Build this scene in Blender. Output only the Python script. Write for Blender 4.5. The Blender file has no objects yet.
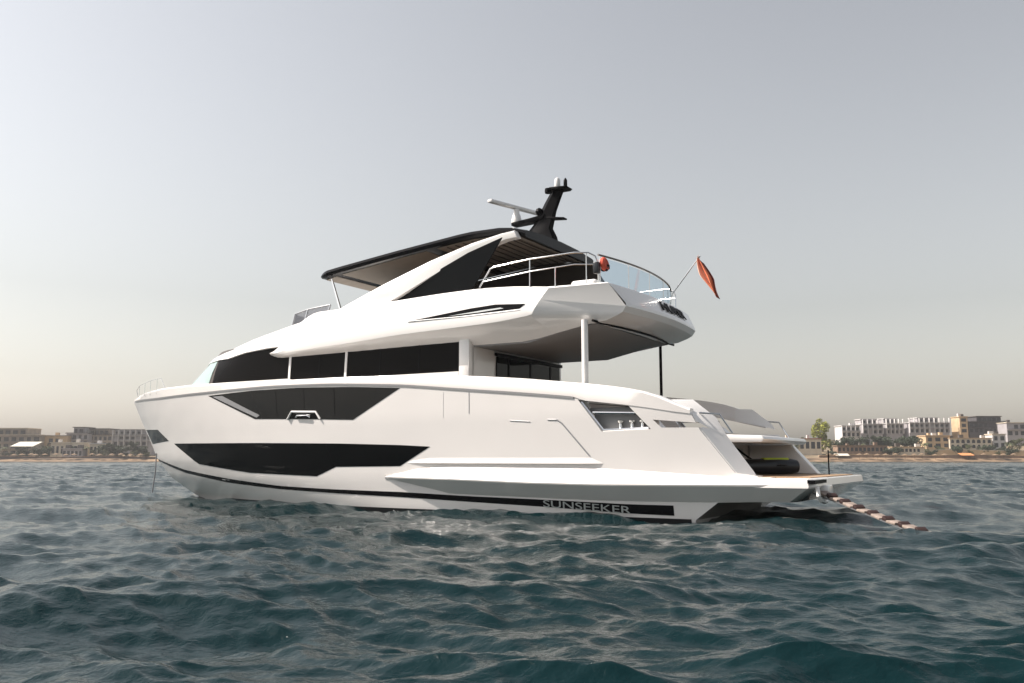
import bpy, bmesh, math, random
import numpy as np
from mathutils import Vector, Matrix, noise
from mathutils.geometry import delaunay_2d_cdt
R = math.radians
SC = bpy.context.scene
COL = SC.collection

# ------------------------------------------------------------------ camera, sky, sun, exposure
cd = bpy.data.cameras.new("camera"); cam = bpy.data.objects.new("camera", cd); COL.objects.link(cam)
CAM_Z = 1.4
cam.location = (0, 0, CAM_Z); cam.rotation_euler = (R(90 + 7.407), 0, 0)
cd.lens = 31.64; cd.sensor_width = 36; cd.clip_start = 0.1; cd.clip_end = 20000
SC.camera = cam

SUN_EL, SUN_AZ = 48.0, -87.0          # azimuth measured from +Y towards +X
wd = bpy.data.worlds.new("World"); SC.world = wd; wd.use_nodes = True
nt = wd.node_tree; nt.nodes.clear()
wo = nt.nodes.new('ShaderNodeOutputWorld'); bg = nt.nodes.new('ShaderNodeBackground')
sky = nt.nodes.new('ShaderNodeTexSky'); sky.sky_type = 'NISHITA'; sky.sun_disc = False
sky.sun_elevation = R(SUN_EL); sky.sun_rotation = R(SUN_AZ)
sky.altitude = 0; sky.air_density = 1.6; sky.dust_density = 1.9; sky.ozone_density = 1.0
hs = nt.nodes.new('ShaderNodeHueSaturation'); hs.inputs['Saturation'].default_value = 0.25
nt.links.new(sky.outputs[0], hs.inputs['Color'])
gm = nt.nodes.new('ShaderNodeGamma'); gm.inputs['Gamma'].default_value = 1.38; nt.links.new(hs.outputs[0], gm.inputs['Color'])
tn = nt.nodes.new('ShaderNodeVectorMath'); tn.operation = 'MULTIPLY'; tn.inputs[1].default_value = (1.0, .968, .955)
nt.links.new(gm.outputs[0], tn.inputs[0]); nt.links.new(tn.outputs[0], bg.inputs['Color']); bg.inputs['Strength'].default_value = 0.049
nt.links.new(bg.outputs[0], wo.inputs['Surface'])

sd = bpy.data.lights.new("sun", 'SUN'); sd.energy = 5.0; sd.angle = R(0.6); sd.color = (1.0, 0.915, 0.83)
sun = bpy.data.objects.new("sun", sd); COL.objects.link(sun)
sv = Vector((math.sin(R(SUN_AZ)) * math.cos(R(SUN_EL)), math.cos(R(SUN_AZ)) * math.cos(R(SUN_EL)), math.sin(R(SUN_EL))))
sun.rotation_euler = sv.to_track_quat('Z', 'Y').to_euler(); sun.location = sv * 200
SC.view_settings.view_transform = 'Standard'; SC.view_settings.look = 'None'
SC.view_settings.exposure = 0.70; SC.view_settings.gamma = 1.0

# ------------------------------------------------------------------ materials
def mat(name, col, rough=0.5, metal=0.0, spec=0.5, coat=0.0, trans=0.0, ior=1.45, var=0.0, vscale=3.0, bump=0.0, bscale=20.0):
    m = bpy.data.materials.new(name); m.use_nodes = True
    n = m.node_tree.nodes; l = m.node_tree.links; b = n['Principled BSDF']
    b.inputs['Base Color'].default_value = (*col, 1); b.inputs['Roughness'].default_value = rough
    b.inputs['Metallic'].default_value = metal; b.inputs['Specular IOR Level'].default_value = spec
    b.inputs['Coat Weight'].default_value = coat; b.inputs['Coat Roughness'].default_value = 0.05
    b.inputs['Transmission Weight'].default_value = trans; b.inputs['IOR'].default_value = ior
    if var or bump:
        tc = n.new('ShaderNodeTexCoord')
    if var:
        t = n.new('ShaderNodeTexNoise'); t.inputs['Scale'].default_value = vscale; t.inputs['Detail'].default_value = 6
        l.new(tc.outputs['Object'], t.inputs['Vector'])
        r = n.new('ShaderNodeMapRange'); r.inputs['From Min'].default_value = 0.3; r.inputs['From Max'].default_value = 0.7
        r.inputs['To Min'].default_value = 1 - var; r.inputs['To Max'].default_value = 1 + var
        l.new(t.outputs['Fac'], r.inputs['Value'])
        x = n.new('ShaderNodeVectorMath'); x.operation = 'SCALE'; x.inputs[0].default_value = col
        l.new(r.outputs[0], x.inputs['Scale']); l.new(x.outputs[0], b.inputs['Base Color'])
    if bump:
        t2 = n.new('ShaderNodeTexNoise'); t2.inputs['Scale'].default_value = bscale; t2.inputs['Detail'].default_value = 4
        l.new(tc.outputs['Object'], t2.inputs['Vector'])
        bp = n.new('ShaderNodeBump'); bp.inputs['Strength'].default_value = bump; bp.inputs['Distance'].default_value = 0.05
        l.new(t2.outputs['Fac'], bp.inputs['Height']); l.new(bp.outputs[0], b.inputs['Normal'])
    return m

M = {}
M['gel'] = mat('white_gelcoat', (.82, .785, .76), .16, coat=.8, var=.018, vscale=.9)
M['gel2'] = mat('white_superstructure_paint', (.82, .80, .78), .2, coat=.5, var=.012, vscale=1.2)
M['black'] = mat('gloss_black', (.005, .005, .006), .15, spec=.14)
M['satin'] = mat('satin_black', (.005, .005, .006), .45, spec=.06)
M['glass'] = mat('tinted_window_glass', (.003, .0035, .004), .04, spec=.10)
M['glassup'] = mat('smoked_window_glass', (.013, .013, .013), .06, spec=.3)
M['glasssal'] = mat('saloon_window_glass', (.005, .0045, .0045), .05, spec=.05)
M['pale'] = mat('windscreen_sky_tone', (.30, .40, .38), .05, spec=.8)  # opaque; sky showing through the windscreen is put into the colour
M['steel'] = mat('polished_steel', (.72, .72, .72), .18, metal=1)
M['bronze'] = mat('brushed_dark_rail', (.22, .20, .18), .3, metal=.9)
M['grey'] = mat('grey_trim', (.30, .30, .31), .35)
M['lining'] = mat('beige_headlining', (.20, .18, .155), .7, var=.04)
M['soffit'] = mat('charcoal_soffit_panel', (.28, .28, .285), .5, spec=.3)
M['teak'] = mat('teak_deck', (.34, .22, .13), .65, var=.15, vscale=8)
M['dark'] = mat('dark_brown_interior', (.035, .028, .024), .6)
M['cushion'] = mat('white_cushion_fabric', (.78, .77, .75), .85, bump=.1)
M['antifoul'] = mat('black_antifouling', (.012, .012, .014), .6)
M['silver'] = mat('silver_lettering', (.36, .38, .37), .4)
M['red'] = mat('orange_red_fabric', (.62, .09, .05), .7)
M['flag'] = mat('flag_cloth', (.80, .22, .11), .8)
M['flagl'] = mat('flag_pale_cloth', (.85, .50, .36), .8)
M['flagd'] = mat('flag_fold_shade', (.20, .05, .04), .8)  # darker red: shade of the fold put into the cloth colour
M['lime'] = mat('yellow_green_plastic', (.45, .55, .03), .35)
M['rubber'] = mat('black_rubber', (.010, .012, .016), .3)
M['treadtop'] = mat('pale_beige_step', (.25, .20, .17), .6, var=.4, vscale=6)
M['treaddark'] = mat('dark_brown_hinge', (.03, .014, .012), .5)
M['chain'] = mat('galvanised_chain', (.25, .25, .26), .5, metal=.8)
def clear_glass():
    m = bpy.data.materials.new('clear_balustrade_glass'); m.use_nodes = True
    n = m.node_tree.nodes; l = m.node_tree.links; n.clear()
    o = n.new('ShaderNodeOutputMaterial'); mx = n.new('ShaderNodeMixShader'); tr = n.new('ShaderNodeBsdfTransparent')
    gl = n.new('ShaderNodeBsdfGlossy'); gl.inputs['Roughness'].default_value = .02
    tr.inputs['Color'].default_value = (.83, .89, .93, 1); gl.inputs['Color'].default_value = (.85, .92, 1, 1)
    mx.inputs[0].default_value = .07
    l.new(tr.outputs[0], mx.inputs[1]); l.new(gl.outputs[0], mx.inputs[2])
    l.new(mx.outputs[0], o.inputs['Surface']); return m
M['clear'] = clear_glass()
M['smoke'] = M['clear'].copy(); M['smoke'].name = 'smoked_screen_glass'
for nd in M['smoke'].node_tree.nodes:
    if nd.type == 'BSDF_TRANSPARENT': nd.inputs['Color'].default_value = (.62, .60, .60, 1)

# ------------------------------------------------------------------ mesh helpers
def link(name, verts, faces, m, parent=None, smooth=True, angle=35, bevel=0.0, seg=2):
    me = bpy.data.meshes.new(name); me.from_pydata([tuple(v) for v in verts], [], [tuple(f) for f in faces])
    return finish(name, me, m, parent, smooth, angle, bevel, seg)
def finish(name, me, m, parent=None, smooth=True, angle=35, bevel=0.0, seg=2, weld=True):
    bm = bmesh.new(); bm.from_mesh(me)
    if weld: bmesh.ops.remove_doubles(bm, verts=bm.verts, dist=1e-5)
    bmesh.ops.dissolve_degenerate(bm, edges=bm.edges, dist=1e-6)
    bmesh.ops.recalc_face_normals(bm, faces=bm.faces)
    if bevel:
        es = [e for e in bm.edges if len(e.link_faces) == 2 and e.calc_face_angle(0) > R(30)]
        bmesh.ops.bevel(bm, geom=es, offset=bevel, segments=seg, affect='EDGES', profile=.5, clamp_overlap=True)
    bm.to_mesh(me); bm.free()
    if smooth:
        me.shade_smooth(); me.set_sharp_from_angle(angle=R(angle))
    o = bpy.data.objects.new(name, me); COL.objects.link(o)
    if m: me.materials.append(m)
    if parent: o.parent = parent
    return o
class MB:
    def __init__(s): s.v = []; s.f = []
    def add(s, v, f):
        k = len(s.v); s.v += [tuple(p) for p in v]; s.f += [tuple(i + k for i in q) for q in f]; return s
    def box(s, c, d, rz=0.0):
        x, y, z = d[0] / 2, d[1] / 2, d[2] / 2; ca, sa = math.cos(rz), math.sin(rz); vs = []
        for a in (-x, x):
            for b in (-y, y):
                for e in (-z, z): vs.append((c[0] + a * ca - b * sa, c[1] + a * sa + b * ca, c[2] + e))
        return s.add(vs, [(0, 1, 3, 2), (4, 6, 7, 5), (0, 4, 5, 1), (2, 3, 7, 6), (0, 2, 6, 4), (1, 5, 7, 3)])
    def tube(s, pts, r, n=8, closed=False):
        pts = [Vector(p) for p in pts]; N = len(pts); rs = r if isinstance(r, (list, tuple)) else [r] * N
        vs = []; up = Vector((0, 0, 1)); prev = None
        for i, p in enumerate(pts):
            a = pts[i - 1] if (i or closed) else p; b = pts[(i + 1) % N] if (i < N - 1 or closed) else p
            t = (b - a).normalized()
            if prev is None:
                u = t.cross(up)
                if u.length < .05: u = t.cross(Vector((1, 0, 0)))
                u.normalize()
            else: u = (prev - t * prev.dot(t)).normalized()
            prev = u; w = t.cross(u)
            for k in range(n):
                an = 2 * math.pi * k / n; vs.append(p + (u * math.cos(an) + w * math.sin(an)) * rs[i])
        fs = []
        for i in range(N if closed else N - 1):
            j = (i + 1) % N
            for k in range(n): fs.append((i * n + k, i * n + (k + 1) % n, j * n + (k + 1) % n, j * n + k))
        if not closed: fs += [tuple(range(n)), tuple(range((N - 1) * n, N * n))]
        return s.add(vs, fs)
    def lathe(s, prof, c=(0, 0, 0), n=16, mtx=None):
        vs = []
        for r, z in prof:
            for k in range(n):
                a = 2 * math.pi * k / n; v = Vector((r * math.cos(a), r * math.sin(a), z))
                if mtx: v = mtx @ v
                vs.append(v + Vector(c))
        P = len(prof); fs = [(i * n + k, i * n + (k + 1) % n, (i + 1) * n + (k + 1) % n, (i + 1) * n + k) for i in range(P - 1) for k in range(n)]
        fs += [tuple(range(n)), tuple(range((P - 1) * n, P * n))]
        return s.add(vs, fs)
    def prism(s, poly, t0, t1):            # polygon in (s,z), extruded along t
        n = len(poly); vs = [(a, t0, b) for a, b in poly] + [(a, t1, b) for a, b in poly]
        return s.add(vs, [tuple(range(n)), tuple(range(2 * n - 1, n - 1, -1))] + [(i, (i + 1) % n, (i + 1) % n + n, i + n) for i in range(n)])
    def loft(s, rings, closed=True, caps=True):
        n = len(rings[0]); vs = [p for r in rings for p in r]; fs = []
        for i in range(len(rings) - 1):
            for k in range(n if closed else n - 1):
                fs.append((i * n + k, i * n + (k + 1) % n, (i + 1) * n + (k + 1) % n, (i + 1) * n + k))
        if caps: fs += [tuple(range(n)), tuple(range((len(rings) - 1) * n, len(rings) * n))]
        return s.add(vs, fs)
    def build(s, name, m, parent=None, **k): return link(name, s.v, s.f, m, parent, **k)
    def mirror(s):
        m = MB(); m.v = [(a, -b, c) for a, b, c in s.v]; m.f = [tuple(reversed(f)) for f in s.f]; return m
def both(mb, name, m, parent, **k):        # the same part on the port and on the starboard side
    return mb.build(name, m, parent, **k), mb.mirror().build(name, m, parent, **k)
def thing(name, label, cat, loc=(0, 0, 0), rz=0.0, group=None):
    o = bpy.data.objects.new(name, None); COL.objects.link(o); o.location = loc; o.rotation_euler = (0, 0, rz)
    o.empty_display_size = .3; return tag(o, label, cat, group)
def tag(o, label, cat, group=None):
    o['label'] = label; o['category'] = cat
    if group: o['group'] = group
    return o
def lerp(x, tab): return float(np.interp(x, [a for a, _ in tab], [b for _, b in tab]))
def rev(tab): return sorted(tab)
def boolean(o, cutters):
    for c in cutters:
        md = o.modifiers.new('b', 'BOOLEAN'); md.object = c; md.operation = 'DIFFERENCE'; md.solver = 'EXACT'
    bpy.context.view_layer.update(); dg = bpy.context.evaluated_depsgraph_get()
    me = bpy.data.meshes.new_from_object(o.evaluated_get(dg)); old = o.data; o.modifiers.clear(); o.data = me
    bpy.data.meshes.remove(old)
    for c in cutters: bpy.data.objects.remove(c)
    me.shade_smooth(); me.set_sharp_from_angle(angle=R(30)); return o

# ------------------------------------------------------------------ the sea
def ocean_tile(N, L, hs, lp, wind, spread, seed, lmin):
    rng = np.random.default_rng(seed); k1 = np.fft.fftfreq(N, L / N) * 2 * np.pi
    kx, ky = np.meshgrid(k1, k1, indexing='ij'); k = np.hypot(kx, ky); k[0, 0] = 1e-9
    kp = 2 * np.pi / lp
    S = np.exp(-.75 * (kp / k) ** 2) / k ** 3.35 * np.exp(-(k * lmin / 6.28) ** 2)
    c = (kx * np.cos(wind) + ky * np.sin(wind)) / k; D = np.where(c > 0, np.abs(c) ** spread, .06 * np.abs(c) ** spread) + .012
    A = np.sqrt(S * D / k); A[0, 0] = 0; A[k < 2 * np.pi / L * 1.5] = 0
    h = A * (rng.normal(size=(N, N)) + 1j * rng.normal(size=(N, N)))
    H = np.fft.ifft2(h).real; sc = hs / 4 / H.std(); H = H * sc
    return H, np.fft.ifft2(-1j * kx / k * h).real * sc, np.fft.ifft2(-1j * ky / k * h).real * sc
def sample(T, L, x, y):
    N = T.shape[0]; u = (x / L * N) % N; v = (y / L * N) % N
    i = np.floor(u).astype(int); j = np.floor(v).astype(int); a = u - i; b = v - j
    def w(t): return ((-.5 * t ** 3 + t ** 2 - .5 * t), (1.5 * t ** 3 - 2.5 * t ** 2 + 1), (-1.5 * t ** 3 + 2 * t ** 2 + .5 * t), (.5 * t ** 3 - .5 * t ** 2))
    wa, wb = w(a), w(b); out = np.zeros_like(x)
    for p in range(4):
        for q in range(4): out += wa[p] * wb[q] * T[(i + p - 1) % N, (j + q - 1) % N]
    return out
LA, LB = 61.0, 29.0
TA = ocean_tile(1024, LA, .30, 5.0, R(-74), 4.0, 5, .10)
TB = ocean_tile(512, LB, .088, .95, R(-98), 4.0, 11, .10)
def waves(x, y):
    c, s = math.cos(.5), math.sin(.5); xr, yr = x * c - y * s, x * s + y * c
    r = np.hypot(x, y); fade = np.clip(1.15 - r / 900, .35, 1)
    dz = (sample(TA[0], LA, x, y) + sample(TB[0], LB, xr, yr)) * fade
    dx = (sample(TA[1], LA, x, y) + c * sample(TB[1], LB, xr, yr) + s * sample(TB[2], LB, xr, yr)) * fade
    dy = (sample(TA[2], LA, x, y) - s * sample(TB[1], LB, xr, yr) + c * sample(TB[2], LB, xr, yr)) * fade
    return dx * -.85, dy * -.85, dz
def sea():
    rs = [2.2]
    while rs[-1] < 130: rs.append(rs[-1] + min(max(.028, rs[-1] ** 2 / 1260 * .8), .42))
    while rs[-1] < 480: rs.append(rs[-1] + max(.42, (rs[-1] - 100) * .008))
    while rs[-1] < 9000: rs.append(rs[-1] * 1.12)
    rs = np.array(rs); vs, qs = [], []; base = 0
    for a0, a1, da, rr in ((-46, 46, .125, rs), (46, 314, 1.0, np.geomspace(2.2, 9000, 140))):
        an = np.radians(np.linspace(a0, a1, int((a1 - a0) / da) + 1)); rg, ag = np.meshgrid(rr, an, indexing='ij')
        x, y = rg * np.sin(ag), rg * np.cos(ag); dx, dy, dz = waves(x.ravel(), y.ravel())
        vs.append(np.stack([x.ravel() + dx, y.ravel() + dy, dz], 1)); nr, na = rg.shape
        i = np.arange(nr - 1)[:, None] * na + np.arange(na - 1)[None, :] + base
        qs.append(np.stack([i, i + na, i + na + 1, i + 1], -1).reshape(-1, 4)[:, ::-1]); base += nr * na
    an = np.radians(np.linspace(0, 360, 73)[:-1])    # the patch under the camera
    vs.append(np.concatenate([np.stack([2.3 * np.sin(an), 2.3 * np.cos(an), np.full(72, -.22)], 1), [[0, 0, -.22]]]))
    tri = [(base + 72, base + (k + 1) % 72, base + k) for k in range(72)]
    v = np.concatenate(vs); q = np.concatenate(qs); me = bpy.data.meshes.new('sea')
    me.vertices.add(len(v)); me.vertices.foreach_set('co', v.astype(np.float32).ravel())
    nl = q.size + 216; me.loops.add(nl); me.loops.foreach_set('vertex_index', np.concatenate([q.ravel(), np.array(tri).ravel()]).astype(np.int32))
    me.polygons.add(len(q) + 72)
    me.polygons.foreach_set('loop_start', np.concatenate([np.arange(len(q)) * 4, q.size + np.arange(72) * 3]).astype(np.int32))
    me.update(calc_edges=True); me.shade_smooth()
    o = bpy.data.objects.new('sea', me); COL.objects.link(o); o['kind'] = 'structure'
    m = bpy.data.materials.new('sea_water'); m.use_nodes = True; n = m.node_tree.nodes; l = m.node_tree.links; b = n['Principled BSDF']
    b.inputs['Base Color'].default_value = (.0028, .0138, .0162, 1); b.inputs['Specular IOR Level'].default_value = .15; b.inputs['Roughness'].default_value = .12; b.inputs['IOR'].default_value = 1.333
    tc = n.new('ShaderNodeTexCoord'); h = None
    for sc, dist in ((4.0, .040), (10.0, .022), (26.0, .008)):
        t = n.new('ShaderNodeTexNoise'); t.inputs['Scale'].default_value = sc; t.inputs['Detail'].default_value = 3; t.inputs['Distortion'].default_value = .6
        l.new(tc.outputs['Object'], t.inputs['Vector']); bp = n.new('ShaderNodeBump'); bp.inputs['Strength'].default_value = .42; bp.inputs['Distance'].default_value = dist
        l.new(t.outputs['Fac'], bp.inputs['Height'])
        if h: l.new(h.outputs[0], bp.inputs['Normal'])
        h = bp
    l.new(h.outputs[0], b.inputs['Normal']); me.materials.append(m); return o
sea()

# ------------------------------------------------------------------ the yacht: surfaces in its own frame (s forward, t to port, z up)
TH = R(30.373)
yacht = thing('yacht', 'large white motor yacht with black windows, hardtop and raked mast at anchor', 'yacht', (7.86, 22.41, 0), math.pi - TH)
STZ = [-.9, 0, .2, .67, 1.34, 2.12, 3.02, 3.63, 4.3]; STS = [21.5, 22.5, 23.06, 24.09, 24.94, 25.47, 26.14, 26.55, 26.9]
def stem(z): return float(np.interp(z, STZ, STS))
def hullb(s, z):
    zz = [-.9, 0, .9, 2.5, 3.6, 4.3]
    bm_ = np.interp(z, zz, [2.6, 2.95, 3.12, 3.3, 3.38, 3.38]); L = np.interp(z, zz, [11, 11.5, 12.5, 13.5, 14, 14]); p = np.interp(z, zz, [1.6, 1.75, 2, 2.3, 2.5, 2.5])
    u = min(max((stem(z) - s) / L, 0), 1); b = bm_ * (1 - (1 - u) ** p)
    if s < 6: b -= .006 * (6 - s) ** 2
    return float(b)
ZL = rev([(26.6, 3.63), (26.06, 3.6), (22.66, 3.52), (18.9, 3.53), (15.8, 3.57), (13.3, 3.53), (10.74, 3.40), (8.44, 3.18), (6.92, 3.04), (5.58, 2.9), (4.67, 2.79), (3.5, 2.64), (2.5, 2.45), (0, 2.3)])
ZC = rev([(26.6, 3.66), (25.6, 3.74), (24.3, 3.83), (22.5, 3.88), (20.3, 3.86), (19.1, 3.82), (14.87, 3.76), (12.5, 3.74), (10.74, 3.69), (8.42, 3.58), (6.9, 3.45), (5.75, 3.32), (4.67, 3.2), (3.52, 3.01), (2.96, 2.79), (2.4, 2.48)])
def smooth(tab, s, w=.5): return sum(lerp(s + d * w, tab) for d in (-1, -.5, 0, .5, 1)) / 5
zl = lambda s: smooth(ZL, s); zc = lambda s: smooth(ZC, s, .35)
def houseb(s, z):
    sf = float(np.interp(z, [3.0, 3.9, 4.75, 5.4], [23.0, 22.6, 21.5, 20.7])); hb = float(np.interp(z, [3.4, 4.9, 5.6], [2.74, 2.68, 2.5]))
    u = min(max((sf - s) / 6.0, 0), 1); return hb * (1 - (1 - u) ** 4)

def panel(poly, fn, off, thick, step=.35):
    """a thin plate with the outline poly (s,z), lying on the curved side t = fn(s,z)"""
    P = []
    for i, a in enumerate(poly):
        b = poly[(i + 1) % len(poly)]; n = max(1, int(math.hypot(b[0] - a[0], b[1] - a[1]) / step))
        P += [(a[0] + (b[0] - a[0]) * k / n, a[1] + (b[1] - a[1]) * k / n) for k in range(n)]
    nb = len(P)
    def inside(x, y):
        c = False
        for i in range(nb):
            (x0, y0), (x1, y1) = P[i], P[i - 1]
            if (y0 > y) != (y1 > y) and x < (x1 - x0) * (y - y0) / (y1 - y0) + x0: c = not c
        return c
    xs = [p[0] for p in P]; ys = [p[1] for p in P]; G = []
    for x in np.arange(min(xs) + step / 2, max(xs), step):
        for y in np.arange(min(ys) + .1, max(ys), max(.18, step * .6)):
            if inside(x, y) and min(math.hypot(x - a, y - b) for a, b in P) > step * .3: G.append((float(x), float(y)))
    vs, _, fs, *_ = delaunay_2d_cdt([Vector(p) for p in P + G], [(i, (i + 1) % nb) for i in range(nb)], [], 1, 1e-5)
    n = len(vs); m = MB()
    V = [(v.x, fn(v.x, v.y) + off, v.y) for v in vs] + [(v.x, fn(v.x, v.y) + off - thick, v.y) for v in vs]
    F = [tuple(f) for f in fs] + [tuple(i + n for i in reversed(f)) for f in fs]; cnt = {}
    for f in fs:
        for i in range(len(f)): e = (f[i], f[(i + 1) % len(f)]); cnt[tuple(sorted(e))] = cnt.get(tuple(sorted(e)), []) + [e]
    for k, e in cnt.items():
        if len(e) == 1: a, b = e[0]; F.append((b, a, a + n, b + n))
    return m.add(V, F)
def strip(top, bot, fn, off, thick, step=.4):
    """a long band between two height tables on the side"""
    s0, s1 = max(top[0][0], bot[0][0]), min(top[-1][0], bot[-1][0]); ss = np.linspace(s0, s1, int((s1 - s0) / step) + 2); rings = []
    for s in ss:
        s = float(s); a, b = lerp(s, top), lerp(s, bot)
        rings.append([(s, fn(s, b) + off, b), (s, fn(s, a) + off, a), (s, fn(s, a) + off - thick, a), (s, fn(s, b) + off - thick, b)])
    return MB().loft(rings)

# --- hull
def hull():
    NS, NZ = 64, 26; port = []
    for i in range(NS):
        w = (i / (NS - 1)) ** 1.6; row = []
        for j in range(NZ):
            v = j / (NZ - 1); z = -.9 + v * 4.3
            for _ in range(6):
                s = stem(z) - w * (stem(z) - 1.0); z = -.9 + v * (zl(s) + .9)
            row.append((s, hullb(s, z) if w > 0 else 0.0, z))
        port.append(row)
    m = MB(); m.v = [p for r in port for p in r] + [(a, -b, c) for r in port for a, b, c in r]; K = NS * NZ; f = []
    for i in range(NS - 1):
        for j in range(NZ - 1):
            a, b, c, d = i * NZ + j, (i + 1) * NZ + j, (i + 1) * NZ + j + 1, i * NZ + j + 1
            f += [(a, b, c, d), (K + d, K + c, K + b, K + a)]
        for j in (0, NZ - 1): a, b = i * NZ + j, (i + 1) * NZ + j; f.append((a, K + a, K + b, b))
    for j in range(NZ - 1): a = (NS - 1) * NZ + j; f.append((a, a + 1, K + a + 1, K + a))
    m.f = f; h = m.build('hull', M['gel'], None, angle=30)
    cut = [MB().box((4.7, 0, 4.05), (8.6, 5.7, 4.0)).build('c', None),                                    # cockpit void, floor at 2.05
           MB().prism([(2.9, 3.2), (2.96, 2.75), (2.45, 2.47), (2.24, 2.05), (1.5, 1.08), (.6, .95), (.6, 3.2)], -5, 5).build('c', None),
           MB().box((1.6, 0, 1.72), (2.06, 5.08, 1.5)).build('c', None),                                     # well of the bathing platform
           MB().prism([(2.55, -1.2), (2.5, -.02), (1.94, .40), (.5, .45), (.5, -1.2)], -5, 5).build('c', None),
           MB().prism([(5.28, 2.84), (4.68, 2.05), (3.42, 2.09), (3.97, 2.67)], -5, 5).build('c', None),
           MB().prism([(3.36, 2.31), (3.16, 2.12), (2.2, 2.11), (2.3, 2.22)], 0, 5).build('c', None),
           MB().prism([(3.99, 2.66), (3.41, 2.1), (1.9, 2.06), (2.1, 2.22)], -5, 0).build('c', None)]
    boolean(h, cut); h.parent = yacht; return h
H = hull()
# bow rub line / bulwark cap
def cap():
    m = MB(); ss = [26.5, 26.3, 26.0, 25.6, 25.2] + list(np.linspace(24.6, 2.45, 60)); rings = []
    for s in ss:
        s = float(s); a, b = zl(s) + (.045 if s > 5.4 else -.03), zc(s); bb = hullb(s, a) + .012; k = max(.02, min(1, (26.55 - s) / 2)); bb2 = hullb(s, b - .05) + .012
        if s > 26.4: bb = bb2 = .03
        inn = max(bb - .26 * k, .004); b = max(b, a + .05)
        rings.append([(s, bb, a), (s, bb2, b - min(.05, (b - a) * .4)), (s, max(bb2 - .03 * k, inn + .002), b - .008), (s, max(bb2 - .08 * k, inn + .001), b), (s, inn, b), (s, inn, a)])
    return m.loft(rings)
for o in both(cap(), 'bulwark', M['gel'], yacht, angle=40): pass
both(strip([(s, zl(s) + .042) for s in np.linspace(5.4, 26.2, 60)], [(s, zl(s) - .012) for s in np.linspace(5.4, 26.2, 60)], hullb, .016, .05), 'rub_rail', M['soffit'], yacht)
# decks
dk = MB(); ss = np.linspace(9.2, 25.8, 40)
dk.loft([[(float(s), max(hullb(s, 3.3) - .12, .05), min(3.3, zl(s) - .03)), (float(s), -max(hullb(s, 3.3) - .12, .05), min(3.3, zl(s) - .03)), (float(s), -max(hullb(s, 3.3) - .12, .05), 3.1), (float(s), max(hullb(s, 3.3) - .12, .05), 3.1)] for s in ss])
dk.build('foredeck', M['gel2'], yacht)
cr = MB(); rings = []
for s in np.linspace(25.2, 21.0, 14):
    w = min(1.9, max(.15, hullb(s, 3.5) - .55)); h = 3.72 + .34 * math.sin(min(1, (25.3 - s) / 3.2) * math.pi / 2)
    rings.append([(s, w, 3.3), (s, w, h - .16), (s, w * .8, h - .03), (s, w * .4, h), (s, -w * .4, h), (s, -w * .8, h - .03), (s, -w, h - .16), (s, -w, 3.3)])
cr.loft(rings).build('coachroof', M['gel2'], yacht)
# hull windows, stripe
both(panel([(22.35, 1.93), (16.5, 1.88), (13.0, 1.83), (10.82, 1.77), (9.81, 1.72), (10.86, 1.19), (13.2, 1.16), (14.02, .88), (17.28, .95), (20.55, 1.21)], hullb, .006, .03), 'hull_window', M['glass'], yacht)
upw = [(19.0, 3.44), (16.5, zl(16.5) - .06), (14.49, zl(14.49) - .05), (12.5, zl(12.5) - .05), (10.74, zl(10.74) - .05), (12.46, 2.5), (13.72, 2.54), (15.06, 2.58), (16.6, 2.62)]
for sgn, o in zip((1, -1), both(panel(upw, hullb, .006, .03), 'upper_hull_window', M['glassup'], yacht)):
    b = panel([(18.75, 3.40), (18.2, 3.40), (16.35, 2.73), (16.5, 2.66)], hullb, .014, .02); (b if sgn > 0 else b.mirror()).build('painted_reflection', M['grey'], o)  # grey strip stands in for a diagonal reflection on the window
    for x in (15.55, 14.35, 13.15):
        b = panel([(x, lerp(x, ZL) - .1), (x - .02, lerp(x, ZL) - .1), (x - .02, 2.66), (x, 2.66)], hullb, .009, .01); (b if sgn > 0 else b.mirror()).build('pane_joint', M['satin'], o)
both(panel([(25.62, 2.51), (23.79, 2.46), (22.82, 2.03), (25.15, 1.95)], hullb, .006, .03), 'bow_window', M['glassup'], yacht)
both(strip(rev([(24.85, 1.38), (22.06, 1.0), (18.64, .73), (15.85, .56), (13.56, .51), (10.93, .48), (8.63, .41), (6.38, .37), (4.08, .31), (2.75, .31)]),
           rev([(24.85, 1.31), (22.2, .90), (18.77, .60), (15.91, .46), (13.6, .40), (10.95, .34), (8.64, .26), (6.4, .19), (4.1, .09), (3.0, .07)]), hullb, .006, .03), 'boot_stripe', M['black'], yacht)
both(strip([(2.6, .0), (19.8, .06)], [(2.6, -.7), (21.2, -.7)], hullb, .006, .03), 'antifouling_band', M['antifoul'], yacht)
# mooring fairlead in the upper window
for sg in (1, -1):
    m = MB(); c = [(15.06, 2.57), (14.87, 2.79), (13.87, 2.76), (13.7, 2.55)]
    m.tube([(a, hullb(a, b) + .02, b) for a, b in c], .035)
    o = (m if sg > 0 else m.mirror()).build('fairlead', M['gel2'], yacht)
    m = panel([(14.96, 2.59), (14.82, 2.75), (13.92, 2.72), (13.8, 2.57)], hullb, .012, .02, .3); (m if sg > 0 else m.mirror()).build('fairlead_recess', M['black'], o)
    m = MB().tube([(14.7, hullb(14.7, 2.64) + .03, 2.62), (14.6, hullb(14.7, 2.64) + .06, 2.67), (14.2, hullb(14.2, 2.64) + .06, 2.66), (14.1, hullb(14.1, 2.6) + .03, 2.61)], .025)
    (m if sg > 0 else m.mirror()).build('fairlead_roller', M['steel'], o)
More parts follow.
